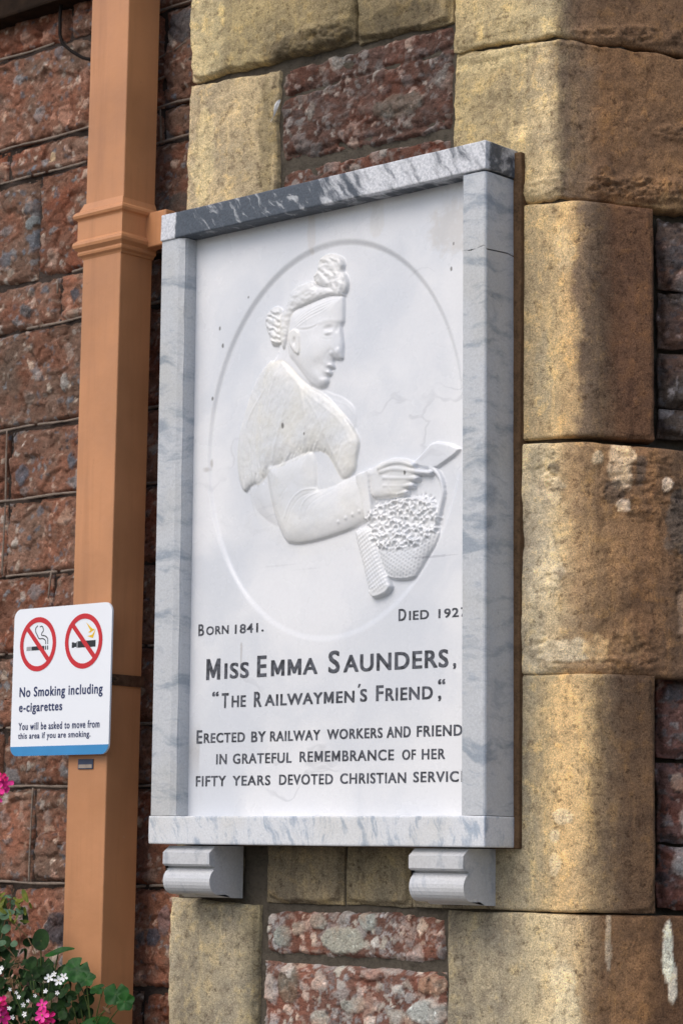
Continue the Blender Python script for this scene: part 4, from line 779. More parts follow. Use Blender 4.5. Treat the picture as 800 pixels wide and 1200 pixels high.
def glyphs(txt, x0, z0, x1, z1, bold=0.028, flip=False):
    cu = bpy.data.curves.new('text', 'FONT'); cu.body = txt; cu.offset = bold; cu.space_character = 1.12; cu.resolution_u = 4
    ob = bpy.data.objects.new('text', cu); C.objects.link(ob); bpy.context.view_layer.update()
    me = bpy.data.meshes.new_from_object(ob.evaluated_get(bpy.context.evaluated_depsgraph_get()))
    v = np.empty(len(me.vertices) * 3, np.float32); me.vertices.foreach_get('co', v); v = v.reshape(-1, 3)
    fs = [tuple(p.vertices) for p in me.polygons]
    bpy.data.objects.remove(ob); bpy.data.curves.remove(cu); bpy.data.meshes.remove(me)
    if 'M' in txt: v, fs = fix_m(txt, v, fs, cu_set)
    mn, mx = v.min(0), v.max(0)
    x = x0 + (v[:, 0] - mn[0]) / (mx[0] - mn[0]) * (x1 - x0); z = z0 + (v[:, 1] - mn[1]) / (mx[1] - mn[1]) * (z1 - z0)
    return x, z, fs
def text_part(name, segs, Y, mat, parent, th=0.0004, bold=0.004, thick=0.0):
    V, Fs = [], []
    for (t, x0, z0, x1, z1) in segs:
        w = thick
        x, z, fs = glyphs(t, x0 + w, z0 + w * .6, x1 - w, z1 - w * .6, bold)
        for q, (ox, oz) in enumerate(((-w, w * .6), (w, w * .6), (-w, -w * .6), (w, -w * .6), (0, 0)) if w else ((0, 0),)):
            b = len(V)
            V += [(a + ox, Y - th - q * 0.00002, c + oz) for a, c in zip(x, z)]
            Fs += [tuple(i + b for i in f) for f in fs]
    me = bpy.data.meshes.new(name); me.from_pydata(V, [], Fs); me.materials.append(mat)
    o = bpy.data.objects.new(name, me); C.objects.link(o)
    return own(parent, o)
LINES[1].append(('7', 0.723, 0.3394, 0.735, 0.3557)); LINES[4].append(('S', 0.732, 0.1363, 0.7455, 0.1553)); LINES[6 if len(LINES) > 6 else -1].append(('E', 0.7265, 0.0579, 0.739, 0.0765))
GROUPS = ((2, 2), (2, 2), (2, 2, 3), (3, 4, 4), (2, 1, 1, 1, 1, 1, 2), (1, 1, 1, 1, 1), (1, 1, 1, 1, 2))
for L, gr, tk in zip(LINES, GROUPS, (0.0006, 0.0006, 0.0012, 0.0009, 0.0007, 0.0006, 0.0006)):
    q = 0
    for n_ in gr: text_part('inscribed_word', L[q:q + n_], PY, INK, panel, thick=tk); q += n_


# scrolled corbels under the base
def corbel(x0, x1, seed):
    pr = [(-0.001, -0.054), (-0.074, -0.0545), (-0.0905, -0.067), (-0.0905, -0.088), (-0.086, -0.0915), (-0.076, -0.0925), (-0.074, -0.095), (-0.080, -0.0965)]
    for k in range(1, 13):
        a = math.radians(118 - k * 17.5); pr.append((-0.0645 - 0.0245 * math.cos(math.radians(90) - a) * 0 - 0.0245 * math.cos(a - math.pi / 2) * (1 if True else 0) + 0.0, -0.1185 + 0.0245 * math.sin(a)))
    pr = pr[:8]
    for k in range(0, 12):
        a = math.radians(125 + k * 14.5); pr.append((-0.0640 + 0.0250 * math.cos(a), -0.1190 + 0.0250 * math.sin(a)))
    pr += [(-0.053, -0.1435), (-0.047, -0.1425), (-0.040, -0.1450), (-0.032, -0.1490), (-0.001, -0.1495)]
    bm = bmesh.new(); n = len(pr); rings = []
    for x, ins in ((x0, 0), (x0 + 0.002, 0), (x1 - 0.002, 0), (x1, 0)):
        cy, cz = -0.045, -0.1
        rings.append([bm.verts.new((x, y + (ins if y < cy else 0), z - math.copysign(ins, z - cz))) for y, z in pr])
    for a, b in zip(rings[:-1], rings[1:]):
        for j in range(n): bm.faces.new((a[j], a[(j + 1) % n], b[(j + 1) % n], b[j]))
    bm.faces.new(rings[0][::-1]); bm.faces.new(rings[-1])
    bmesh.ops.triangulate(bm, faces=[f for f in bm.faces if len(f.verts) > 4])
    o = bm_obj('corbel', bm, CORB)
    return own(tab, o)
corbel(0.041, 0.163, 0); corbel(0.641, 0.760, 1)

# ---------------------------------------------------------------- downpipe
pipe = thing('downpipe', 'square terracotta painted downpipe with a moulded collar, left of the marble tablet', 'downpipe', (-0.185, -0.035, -1.75))
bm = bmesh.new(); box(bm, -0.2385, -0.1275, -0.080, 0.007, 1.19, 2.6)
up = own(pipe, bm_obj('upper_shaft', bm, PAINT, None, False, 0.003, 3))
bm = bmesh.new(); box(bm, -0.2425, -0.1315, -0.080, 0.007, -1.75, 1.135)
lo = own(pipe, bm_obj('lower_shaft', bm, PAINT, None, False, 0.003, 3))
bm = bmesh.new(); rings = []
def rectring(e, z, f=0.0):
    return [bm.verts.new(p) for p in ((-0.2425 - e, -0.080 - e, z), (-0.1290 + e, -0.080 - e, z), (-0.1290 + e, 0.007, z), (-0.2425 - e, 0.007, z))]
prof = [(0.000, 1.110), (0.002, 1.114), (0.007, 1.118), (0.008, 1.122), (0.007, 1.126), (0.010, 1.129), (0.0145, 1.133), (0.016, 1.1385), (0.0145, 1.144), (0.010, 1.1475), (0.0085, 1.150), (0.0085, 1.188), (0.010, 1.191), (0.0145, 1.194), (0.0165, 1.199), (0.0145, 1.204), (0.011, 1.207), (0.007, 1.209), (0.005, 1.214), (0.000, 1.226)]
rings = [rectring(e, z) for e, z in prof]
for a, b in zip(rings[:-1], rings[1:]):
    for j in range(4): bm.faces.new((a[j], a[(j + 1) % 4], b[(j + 1) % 4], b[j]))
bm.faces.new(rings[0][::-1]); bm.faces.new(rings[-1])
own(pipe, bm_obj('collar', bm, PAINT, None, False))
for sx in (-1, 1):
    bm = bmesh.new()
    x0, x1 = (-0.125, -0.066) if sx > 0 else (-0.300, -0.245)
    box(bm, x0, x1, -0.022, 0.006, 1.128, 1.200)
    box(bm, x0 + 0.004, x1 - 0.004, 0.004, 0.05, 1.138, 1.19)
    own(pipe, bm_obj('fixing_lug', bm, PAINT, None, False, 0.004, 3))
bm = bmesh.new(); box(bm, -0.211, -0.168, -0.0822, -0.0800, 0.0905, 0.110)
st_ = own(pipe, bm_obj('asset_label', bm, mat_plain('sticker_navy', (0.03, 0.045, 0.09), 0.4), None, False, 0.0006))
bm = bmesh.new(); box(bm, -0.2085, -0.1705, -0.0828, -0.0822, 0.0925, 0.0995)
own(st_, bm_obj('label_field', bm, mat_plain('sticker_buff', (0.33, 0.27, 0.22), 0.5)))

# ---------------------------------------------------------------- no smoking sign
sgn = thing('no_smoking_sign', 'white no smoking sign with two red prohibition circles and blue foot band', 'sign', (-0.254, -0.09, 0.12))
WHT = mat_plain('sign_white', (0.80, 0.83, 0.88), 0.35, 0.5, 0, 0.015, 6, 0.0001)
BLU = mat_plain('sign_blue', (0.035, 0.24, 0.52), 0.35, 0.5, 0, 0.04, 20, 0.0001)
RED = mat_plain('sign_red', (0.55, 0.012, 0.022), 0.35, 0.5, 0, 0.04, 20, 0.0001)
BLK = mat_plain('sign_black', (0.018, 0.02, 0.026), 0.4, 0.4, 0, 0.05, 20, 0.0001)
GRY = mat_plain('sign_grey', (0.32, 0.33, 0.34), 0.4, 0.4, 0, 0.05, 20, 0.0001)
YEL = mat_plain('sign_yellow', (0.80, 0.50, 0.02), 0.4, 0.4, 0, 0.05, 20, 0.0001)
NAVY = mat_plain('sign_navy', (0.022, 0.034, 0.11), 0.4, 0.4, 0, 0.05, 20, 0.0001)
SX0, SX1, SZ0, SZ1, SY = -0.3965, -0.1095, 0.118, 0.411, -0.0965
def rrect(x0, x1, z0, z1, r, n=8, zc0=None):
    out = []
    for cx, cz, a0 in ((x1 - r, z0 + r, -90), (x1 - r, z1 - r, 0), (x0 + r, z1 - r, 90), (x0 + r, z0 + r, 180)):
        for k in range(n + 1):
            a = math.radians(a0 + 90 * k / n); out.append((cx + r * math.cos(a), cz + r * math.sin(a)))
    return out
def plate(name, outline, y0, y1, mat, parent):
    bm = bmesh.new(); f = [bm.verts.new((x, y0, z)) for x, z in outline]; b = [bm.verts.new((x, y1, z)) for x, z in outline]; n = len(f)
    bm.faces.new(f); bm.faces.new(b[::-1])
    for k in range(n): bm.faces.new((f[k], b[k], b[(k + 1) % n], f[(k + 1) % n]))
    bmesh.ops.triangulate(bm, faces=[q for q in bm.faces if len(q.verts) > 4])
    return own(parent, bm_obj(name, bm, mat))
full = rrect(SX0, SX1, SZ0, SZ1, 0.020)
pl = plate('sign_plate', full, SY, SY + 0.004, WHT, sgn)
band = [(x, min(z, 0.1365)) for x, z in full if z < 0.1365] + []
band = [(x, z) for x, z in full if z < 0.1365]
k0 = [p for p in band if p[0] > -0.25]; k1 = [p for p in band if p[0] <= -0.25]
band = k1 + k0
k0s = sorted(k1, key=lambda p: -p[1]); k1s = sorted(k0, key=lambda p: p[1])
plate('foot_band', [(SX0, 0.1365)] + k0s + k1s + [(SX1, 0.1365)], SY - 0.0004, SY - 0.0001, BLU, sgn)
def ring(cx, cz, ro, ri, y, mat, name, n=48):
    bm = bmesh.new(); a = []; b = []
    for k in range(n):
        t = 2 * math.pi * k / n; a.append(bm.verts.new((cx + ro * math.cos(t), y, cz + ro * math.sin(t)))); b.append(bm.verts.new((cx + ri * math.cos(t), y, cz + ri * math.sin(t))))
    for k in range(n): bm.faces.new((a[k], a[(k + 1) % n], b[(k + 1) % n], b[k]))
    # diagonal bar from upper left to lower right
    w = (ro - ri) * 0.48; c, s = math.cos(math.radians(-45)), math.sin(math.radians(-45)); L = (ro + ri) / 2
    v = [bm.verts.new((cx + u * c - t * s, y - 0.00002, cz + u * s + t * c)) for u, t in ((-L, -w), (L, -w), (L, w), (-L, w))]
    bm.faces.new(v)
    return own(sgn, bm_obj(name, bm, mat))
CZ = 0.3385; C1, C2 = -0.3225, -0.1885; RO, RI = 0.0540, 0.0437
def flat(name, polys, y, mat):
    bm = bmesh.new()
    for P in polys: bm.faces.new([bm.verts.new((x, y, z)) for x, z in P])
    return own(sgn, bm_obj(name, bm, mat))
R4 = lambda x0, x1, z0, z1: [(x0, z0), (x1, z0), (x1, z1), (x0, z1)]
e1, e2, e3 = SY - 0.0003, SY - 0.0006, SY - 0.0009
# cigarette: grey filter, black body, two ash bars and smoke
flat('cigarette_filter', [R4(C1 - 0.034, C1 - 0.021, CZ - 0.012, CZ - 0.004)], e1, GRY)
flat('cigarette', [R4(C1 - 0.0195, C1 + 0.019, CZ - 0.012, CZ - 0.004), R4(C1 + 0.0215, C1 + 0.0245, CZ - 0.012, CZ - 0.004), R4(C1 + 0.0275, C1 + 0.0305, CZ - 0.012, CZ - 0.004)], e1, BLK)
def ribbon(pts, w):
    out = []; P = [Vector((p[0], 0, p[1])) for p in pts]; L = []; R = []
    for i, p in enumerate(P):
        t = (P[min(i + 1, len(P) - 1)] - P[max(i - 1, 0)]).normalized(); nn = Vector((-t.z, 0, t.x)) * w
        L.append((p.x + nn.x, p.z + nn.z)); R.append((p.x - nn.x, p.z - nn.z))
    return [[L[i], L[i + 1], R[i + 1], R[i]] for i in range(len(P) - 1)]
def curve2(P, n=6):
    return [tuple(q) for q in smooth_closed([(a * 10000, b * 10000) for a, b in P], False, n)]
s1 = curve2([(C1 + 0.023, CZ - 0.001), (C1 + 0.022, CZ + 0.006), (C1 + 0.014, CZ + 0.0105), (C1 + 0.003, CZ + 0.011), (C1 - 0.003, CZ + 0.018), (C1 - 0.008, CZ + 0.025), (C1 - 0.008, CZ + 0.032), (C1 - 0.002, CZ + 0.037)])
s2 = curve2([(C1 + 0.029, CZ - 0.001), (C1 + 0.028, CZ + 0.010), (C1 + 0.020, CZ + 0.0155), (C1 + 0.011, CZ + 0.017), (C1 + 0.010, CZ + 0.021), (C1 + 0.015, CZ + 0.027), (C1 + 0.011, CZ + 0.035), (C1 + 0.004, CZ + 0.034)])
flat('smoke_lines', ribbon(s1, 0.0011) + ribbon(s2, 0.0011), e1, BLK)
flat('vaporiser', [[(C2 - 0.034, CZ - 0.012), (C2 - 0.029, CZ - 0.012), (C2 - 0.024, CZ - 0.010), (C2 - 0.020, CZ - 0.0115), (C2 - 0.020, CZ - 0.001), (C2 - 0.024, CZ - 0.003), (C2 - 0.029, CZ - 0.001), (C2 - 0.034, CZ - 0.001)], R4(C2 - 0.0165, C2 + 0.0345, CZ - 0.0125, CZ + 0.0005)], e1, BLK)
flat('vaporiser_ring', [R4(C2 - 0.0195, C2 - 0.017, CZ - 0.0125, CZ + 0.0005)], e1, GRY)
flat('lightning_bolt', [[(C2 + 0.006, CZ + 0.036), (C2 + 0.026, CZ + 0.022), (C2 + 0.0215, CZ + 0.020), (C2 + 0.032, CZ + 0.018)][:2] + [(C2 + 0.0185, CZ + 0.0195)], [(C2 + 0.026, CZ + 0.0225), (C2 + 0.032, CZ + 0.0215), (C2 + 0.0185, CZ + 0.0155), (C2 + 0.012, CZ + 0.0165)], [(C2 + 0.0335, CZ + 0.0215), (C2 + 0.0265, CZ + 0.0045), (C2 + 0.010, CZ + 0.009), (C2 + 0.024, CZ + 0.0115)]], e1, YEL)
ring(C1, CZ, RO, RI, e2, RED, 'prohibition_circle'); ring(C2, CZ, RO, RI, e2, RED, 'prohibition_circle')
for segs, b in (([('No Smoking including', -0.3735, 0.2285, -0.1300, 0.2545)], 0.0005), ([('e-cigarettes', -0.3735, 0.1995, -0.2450, 0.2225)], 0.0005),
             ([('You will be asked to move from', -0.3735, 0.1690, -0.1360, 0.1840)], 0.0003), ([('this area if you are smoking.', -0.3735, 0.1480, -0.1610, 0.1640)], 0.0003)):
    text_part('text_line', segs, SY, NAVY, sgn, 0.0004, 0.006, b)
STEEL = mat_plain('tarnished_steel', (0.16, 0.12, 0.09), 0.4, 0.5, 0.8, 0.3, 60)
bm = bmesh.new(); box(bm, -0.246, -0.1285, -0.0835, -0.0805, 0.252, 0.2735); box(bm, -0.1310, -0.1285, -0.0835, 0.010, 0.252, 0.2735); box(bm, -0.246, -0.2435, -0.0835, 0.010, 0.252, 0.2735)
own(sgn, bm_obj('clamp_band', bm, STEEL))
bm = bmesh.new(); tube(bm, [(-0.1285, -0.076, 0.263), (-0.118, -0.076, 0.263)], 0.0065, 6, 1.0); tube(bm, [(-0.118, -0.076, 0.263), (-0.110, -0.076, 0.263)], 0.003, 8, 1.0)
own(sgn, bm_obj('clamp_bolt', bm, STEEL))
bm = bmesh.new(); box(bm, -0.30, -0.13, -0.0925, -0.0837, 0.250, 0.275); own(sgn, bm_obj('mounting_channel', bm, STEEL))

# ---------------------------------------------------------------- small things
bm = bmesh.new()
box(bm, -1.5, -0.30, 0.008, 0.075, 1.727, 1.90)
t = bm_obj('roof_bracket', bm, mat_plain('dark_brown_timber', (0.02, 0.011, 0.006), 0.8, 0.1, 0, 0.4, 30), None, False, 0.006, 2)
t['label'] = 'dark brown timber bracket crossing the top left corner above the rubble wall'; t['category'] = 'bracket'
bm = bmesh.new()
tube(bm, [tuple(p) for p in ((-0.462, 0.036, 1.95), (-0.462, 0.034, 1.74), (-0.465, 0.033, 1.70), (-0.462, 0.032, 1.66), (-0.448, 0.028, 1.636), (-0.416, 0.026, 1.612), (-0.38, 0.025, 1.59), (-0.30, 0.026, 1.56), (-0.22, 0.028, 1.55))], 0.0038, 8)
t = bm_obj('cable', bm, mat_plain('black_cable', (0.014, 0.011, 0.010), 0.9, 0.1), None, True); t['label'] = 'thin black cable hanging over the rubble wall beside the top of the orange downpipe'; t['category'] = 'cable'
bm = bmesh.new()
fp = [Vector((0.2175, -0.014, 1.336)), Vector((0.222, -0.017, 1.345)), Vector((0.228, -0.020, 1.352)), Vector((0.2335, -0.021, 1.358)), Vector((0.237, -0.018, 1.364))]
L, R = [], []
for p, w in zip(fp, (0.0004, 0.003, 0.0042, 0.0034, 0.0006)): L.append(bm.verts.new(p + Vector((-w, 0.001, w * .8)))); R.append(bm.verts.new(p + Vector((w, 0.002, -w * .8))))
Md = [bm.verts.new(p + Vector((0, -0.0012, 0))) for p in fp]
for k in range(4): bm.faces.new((L[k], L[k + 1], Md[k + 1], Md[k])); bm.faces.new((Md[k], Md[k + 1], R[k + 1], R[k]))
tube(bm, [fp[0] + Vector((-0.008, 0, -0.010)), fp[0], fp[2], fp[4]], 0.0004, 5)
t = bm_obj('feather', bm, mat_plain('white_feather', (0.7, 0.7, 0.7), 0.7)); t['label'] = 'small white feather caught in the joint beside the upper red rubble stone'; t['category'] = 'feather'
# ---------------------------------------------------------------- flowers in front of the wall
rp_ = random.Random(21)
LEAF = mat_leaf('geranium_leaf', (0.008, 0.045, 0.007), (0.018, 0.085, 0.012), 0.4)
DLEAF = mat_leaf('dark_leaf', (0.008, 0.022, 0.006), (0.018, 0.05, 0.010), 0.6)
YLEAF = mat_leaf('yellowing_leaf', (0.16, 0.16, 0.02), (0.07, 0.11, 0.02), 0.5)
GLEAF = mat_leaf('grey_green_leaf', (0.10, 0.17, 0.10), (0.06, 0.11, 0.06), 0.6)
STEM = mat_leaf('green_stem', (0.05, 0.09, 0.02), (0.09, 0.10, 0.03), 0.5)
DRY = mat_leaf('dry_stem', (0.16, 0.10, 0.05), (0.10, 0.06, 0.035), 0.8)
PINK = mat_leaf('pink_petal', (0.66, 0.022, 0.22), (0.80, 0.07, 0.36), 0.5)
PINKD = mat_leaf('deep_pink_petal', (0.50, 0.006, 0.09), (0.68, 0.02, 0.20), 0.5)
WPET = mat_leaf('white_petal', (0.72, 0.74, 0.76), (0.82, 0.82, 0.82), 0.5)
EYE = mat_leaf('flower_eye', (0.45, 0.40, 0.08), (0.3, 0.3, 0.05), 0.6)
def leaf_bm(bm, c, r, nrm, spin, kind='scallop', cup=0.25):
    """a leaf blade with lobes, folds along its veins and a rolled rim"""
    c = Vector(c); n = Vector(nrm).normalized(); a = n.orthogonal().normalized(); b = n.cross(a)
    a, b = a * math.cos(spin) + b * math.sin(spin), b * math.cos(spin) - a * math.sin(spin)
    K = 40 if kind == 'scallop' else 20; mid = bm.verts.new(c); prev = None; rings = []
    ph = rp_.random() * 6
    for j, f in enumerate((0.35, 0.7, 1.0)):
        R_ = []
        for k in range(K):
            t = 2 * math.pi * k / K
            if kind == 'scallop':
                lob = 1 - 0.16 * abs(math.cos(2.5 * t)) ** 2 * f - 0.05 * abs(math.sin(9 * t)) * f
                notch = 1 - 0.75 * math.exp(-((t - math.pi) / 0.22) ** 2) * f
                rad = r * f * lob * notch; ex, ey = 1.0, 1.0
                ph2 = 0.05 * math.sin(5 * t + 1.5) * f
            else:
                rad = r * f; ex, ey = 1.0, (0.42 if kind == 'long' else 0.8); ph2 = 0.05 * math.sin(3 * t + ph) * f
                if kind == 'long': rad *= 1 + 0.25 * max(0, math.cos(t)) ** 4
            h = r * (cup * f * f + ph2 - (0.10 if f == 1.0 else 0) + 0.06 * math.sin(2 * t + ph) * f)
            R_.append(bm.verts.new(c + a * (rad * math.cos(t) * ex) + b * (rad * math.sin(t) * ey) + n * h))
        rings.append(R_)
    for k in range(K):
        bm.faces.new((mid, rings[0][k], rings[0][(k + 1) % K]))
        for j in (0, 1): bm.faces.new((rings[j][k], rings[j + 1][k], rings[j + 1][(k + 1) % K], rings[j][(k + 1) % K]))
def leaf(parent, c, r, nrm=(0.45, -1, 0.35), spin=0.0, kind='scallop', mat=None, cup=0.25, stalk=None):
    bm = bmesh.new(); leaf_bm(bm, c, r, nrm, spin, kind, cup)
    o = own(parent, bm_obj('leaf', bm, mat or LEAF, None, True))
    if stalk:
        bm = bmesh.new(); q = [Vector(c), (Vector(c) + Vector(stalk)) / 2 + Vector((rp_.uniform(-.008, .008), -0.006, 0.004)), Vector(stalk)]
        P = [q[0] * (1 - t) ** 2 + q[1] * 2 * t * (1 - t) + q[2] * t * t for t in np.linspace(0, 1, 9)]
        tube(bm, P, 0.0013, 6); own(parent, bm_obj('stalk', bm, STEM, None, True))
    return o
def stem(parent, P, r=0.0015, mat=None, name='stem'):
    L = [(p[0] * 10000, p[1] * 10000) for p in [(q[0], q[2]) for q in P]]
    c = smooth_closed(L, False, 5); ys = np.interp(np.linspace(0, 1, len(c)), np.linspace(0, 1, len(P)), [q[1] for q in P])
    bm = bmesh.new(); tube(bm, [(a, y, b) for (a, b), y in zip(c, ys)], [r * (1 - 0.4 * k / len(c)) for k in range(len(c))], 6)
    return own(parent, bm_obj(name, bm, mat or STEM, None, True))
_pet = {}
def petal_mesh(kind):
    if kind in _pet: return _pet[kind]
    bm = bmesh.new(); W = {'pink': 0.36, 'white': 0.34}[kind]
    rows = []
    for i in range(6):
        t = i / 5; w = W * math.sin(math.pi * (0.12 + 0.72 * t)) ** 0.8 * (0.35 + 0.75 * t); row = []
        for j in (-1, -0.5, 0, 0.5, 1):
            dip = -0.06 if (i == 5 and j == 0) else 0
            row.append(bm.verts.new((t * (1 - 0.08 * j * j) + dip, j * w, 0.22 * t * t - 0.10 * t * (1 - j * j) + 0.03 * math.sin(6 * t + 3 * j))))
        rows.append(row)
    for i in range(5):
        for j in range(4): bm.faces.new((rows[i][j], rows[i + 1][j], rows[i + 1][j + 1], rows[i][j + 1]))
    me = bpy.data.meshes.new('petal'); bm.to_mesh(me); bm.free(); me.polygons.foreach_set('use_smooth', [True] * len(me.polygons)); _pet[kind] = me
    return me
def floret_bm(bm, c, n, r, spin, kind, tilt=0.0):
    src = petal_mesh(kind); c = Vector(c); n = Vector(n).normalized(); a = n.orthogonal().normalized(); b = n.cross(a)
    for k in range(5):
        t = spin + k * 2 * math.pi / 5 + rp_.uniform(-.12, .12); u = a * math.cos(t) + b * math.sin(t); v = n.cross(u); rr_ = r * rp_.uniform(0.88, 1.08)
        up_ = n + u * rp_.uniform(-.1, .1)
        vs = [bm.verts.new(c + u * (q.co.x * rr_) + v * (q.co.y * rr_) + up_ * (q.co.z * rr_)) for q in src.vertices]
        for f in src.polygons: bm.faces.new([vs[i] for i in f.vertices])
def flower(parent, c, n, r, kind, mat, name='flower'):
    bm = bmesh.new(); floret_bm(bm, c, n, r, rp_.random() * 6, kind)
    o = own(parent, bm_obj(name, bm, mat, None, True))
    bm = bmesh.new(); bmesh.ops.create_icosphere(bm, subdivisions=1, radius=r * 0.13, matrix=Matrix.Translation(Vector(c) + Vector(n).normalized() * r * 0.08))
    own(o, bm_obj('flower_eye', bm, EYE, None, True)); return o
def head(parent, c, R_, n, kind_mat, r=0.015):
    c = Vector(c)
    for k in range(n):
        d = Vector((rp_.uniform(-1, 1), rp_.uniform(-1, 0.1), rp_.uniform(-0.8, 1))).normalized()
        p = c + d * R_ * rp_.uniform(0.7, 1.0)
        flower(parent, p, d * 0.7 + Vector((0.5, -0.8, 0.1)), r * rp_.uniform(0.8, 1.1), 'pink', kind_mat[k % len(kind_mat)])
# pink geranium with the tall head at the left edge
g1 = thing('pink_geranium', 'bright pink geranium head high at the left edge beside the no smoking sign', 'geranium', (-0.33, -0.2, -0.44))
head(g1, (-0.308, -0.195, 0.050), 0.020, 11, [PINK, PINKD, PINK], 0.0165)
flower(g1, (-0.290, -0.218, 0.048), (0.6, -1, 0.1), 0.0175, 'pink', PINK); flower(g1, (-0.297, -0.216, 0.068), (0.4, -1, 0.5), 0.015, 'pink', PINKD); flower(g1, (-0.294, -0.214, 0.032), (0.4, -1, -0.4), 0.014, 'pink', PINK)
stem(g1, [(-0.33, -0.19, -0.44), (-0.345, -0.19, -0.2), (-0.325, -0.19, 0.03)], 0.002)
# lower pink plant with two heads among leaves
g2 = thing('pink_geranium', 'pink geranium with two low flower heads among white blossoms in the bottom left corner', 'geranium', (-0.2, -0.2, -0.44))
head(g2, (-0.275, -0.205, -0.372), 0.020, 9, [PINK, PINKD], 0.015); flower(g2, (-0.262, -0.228, -0.350), (0.5, -1, 0.4), 0.016, 'pink', PINK); flower(g2, (-0.276, -0.232, -0.374), (0.5, -1, 0.1), 0.016, 'pink', PINK)
head(g2, (-0.140, -0.205, -0.376), 0.012, 7, [PINK, PINKD], 0.013); flower(g2, (-0.142, -0.215, -0.352), (0.5, -1, 0.3), 0.012, 'pink', PINK); flower(g2, (-0.130, -0.225, -0.370), (0.5, -1, 0.3), 0.015, 'pink', PINK)
stem(g2, [(-0.2, -0.2, -0.44), (-0.23, -0.2, -0.40), (-0.272, -0.205, -0.380)], 0.002); stem(g2, [(-0.19, -0.2, -0.44), (-0.16, -0.2, -0.41), (-0.140, -0.205, -0.385)], 0.002)
# ivy geranium reaching over the pipe
iv = thing('ivy_leaved_geranium', 'green lobed geranium leaves spreading over the foot of the orange downpipe', 'plant', (-0.1, -0.15, -0.44))
for c, r, nn, sp, kd, mt, sk in [((-0.122, -0.150, -0.288), 0.030, (0.5, -1, 0.7), 0.3, 'scallop', LEAF, (-0.085, -0.15, -0.42)), ((-0.150, -0.145, -0.300), 0.026, (0.2, -1, 1.0), 2.0, 'scallop', LEAF, (-0.1, -0.15, -0.42)),
        ((-0.095, -0.150, -0.305), 0.020, (0.6, -1, 0.9), 1.0, 'scallop', LEAF, (-0.075, -0.15, -0.40)), ((-0.062, -0.150, -0.322), 0.017, (0.3, -0.8, 1.2), 3.0, 'scallop', LEAF, None),
        ((-0.012, -0.150, -0.328), 0.026, (0.7, -1, 0.5), 0.9, 'scallop', LEAF, (-0.075, -0.15, -0.40)), ((0.012, -0.150, -0.340), 0.020, (0.6, -1, 0.2), 2.2, 'scallop', LEAF, (-0.05, -0.15, -0.40)),
        ((-0.225, -0.150, -0.236), 0.022, (0.5, -1, 0.4), 1.1, 'oval', DLEAF, (-0.2, -0.15, -0.42)), ((-0.175, -0.150, -0.259), 0.026, (0.2, -0.6, 1.0), 0.0, 'long', LEAF, (-0.19, -0.15, -0.40)),
        ((-0.050, -0.165, -0.398), 0.045, (0.3, -1, 1.6), 0.4, 'scallop', LEAF, None), ((-0.10, -0.165, -0.410), 0.030, (0.3, -1, 1.2), 2.4, 'scallop', DLEAF, None), ((-0.19, -0.150, -0.315), 0.026, (0.3, -1, 0.6), 2.4, 'scallop', DLEAF, None), ((-0.215, -0.150, -0.285), 0.022, (0.4, -1, 0.4), 0.7, 'scallop', DLEAF, None)]:
    leaf(iv, c, r, nn, sp, kd, mt, 0.2, sk)
stem(iv, [(-0.10, -0.15, -0.44), (-0.083, -0.15, -0.373), (-0.103, -0.155, -0.318)], 0.0014); stem(iv, [(-0.07, -0.15, -0.44), (-0.064, -0.15, -0.372), (-0.042, -0.155, -0.318)], 0.0014); stem(iv, [(-0.12, -0.15, -0.44), (-0.069, -0.155, -0.380), (-0.023, -0.160, -0.356), (0.004, -0.160, -0.344)], 0.0012)
bm = bmesh.new(); tube(bm, [(-0.035, -0.16, -0.352), (-0.020, -0.162, -0.358), (-0.012, -0.163, -0.363)], [0.002, 0.0045, 0.001], 8); own(iv, bm_obj('bud', bm, DRY, None, True))
# white bacopa
wb = thing('white_bacopa', 'small white flowered trailing plant between the pink geraniums and the orange downpipe', 'plant', (-0.18, -0.2, -0.44))
for (x, z, r) in [(-0.124, -0.302, .0095), (-0.107, -0.306, .0105), (-0.092, -0.299, .0095), (-0.112, -0.294, .006), (-0.272, -0.292, .011), (-0.283, -0.300, .012), (-0.262, -0.290, .007), (-0.129, -0.326, .005), (-0.094, -0.327, .005), (-0.24, -0.328, .004), (-0.215, -0.332, .004), (-0.200, -0.355, .005), (-0.198, -0.372, .006), (-0.22, -0.378, .005), (-0.18, -0.346, .004), (-0.16, -0.335, .004), (-0.205, -0.340, .0045), (-0.228, -0.362, .0045)]:
    flower(wb, (x, -0.214 + rp_.uniform(-.008, .006), z), (0.5 + rp_.uniform(-.3, .3), -1, rp_.uniform(-.2, .5)), r, 'white', WPET)
bm = bmesh.new()
for _ in range(230):
    x = rp_.uniform(-0.34, -0.09); top = -0.275 - 0.35 * max(0, x + 0.20)
    z = rp_.uniform(-0.44, top); y = rp_.uniform(-0.20, -0.11)
    leaf_bm(bm, (x, y, z), rp_.uniform(0.006, 0.013), (rp_.uniform(-.6, 1), -1, rp_.uniform(-.3, 1)), rp_.random() * 6, 'oval')
fo = own(wb, bm_obj('foliage', bm, DLEAF, None, True)); fo['kind'] = 'stuff'
for _ in range(9):
    x = rp_.uniform(-0.27, -0.12); stem(wb, [(-0.18, -0.18, -0.44), (x * .5 - .09, -0.19, -0.38), (x, -0.2, -0.31)], 0.001)
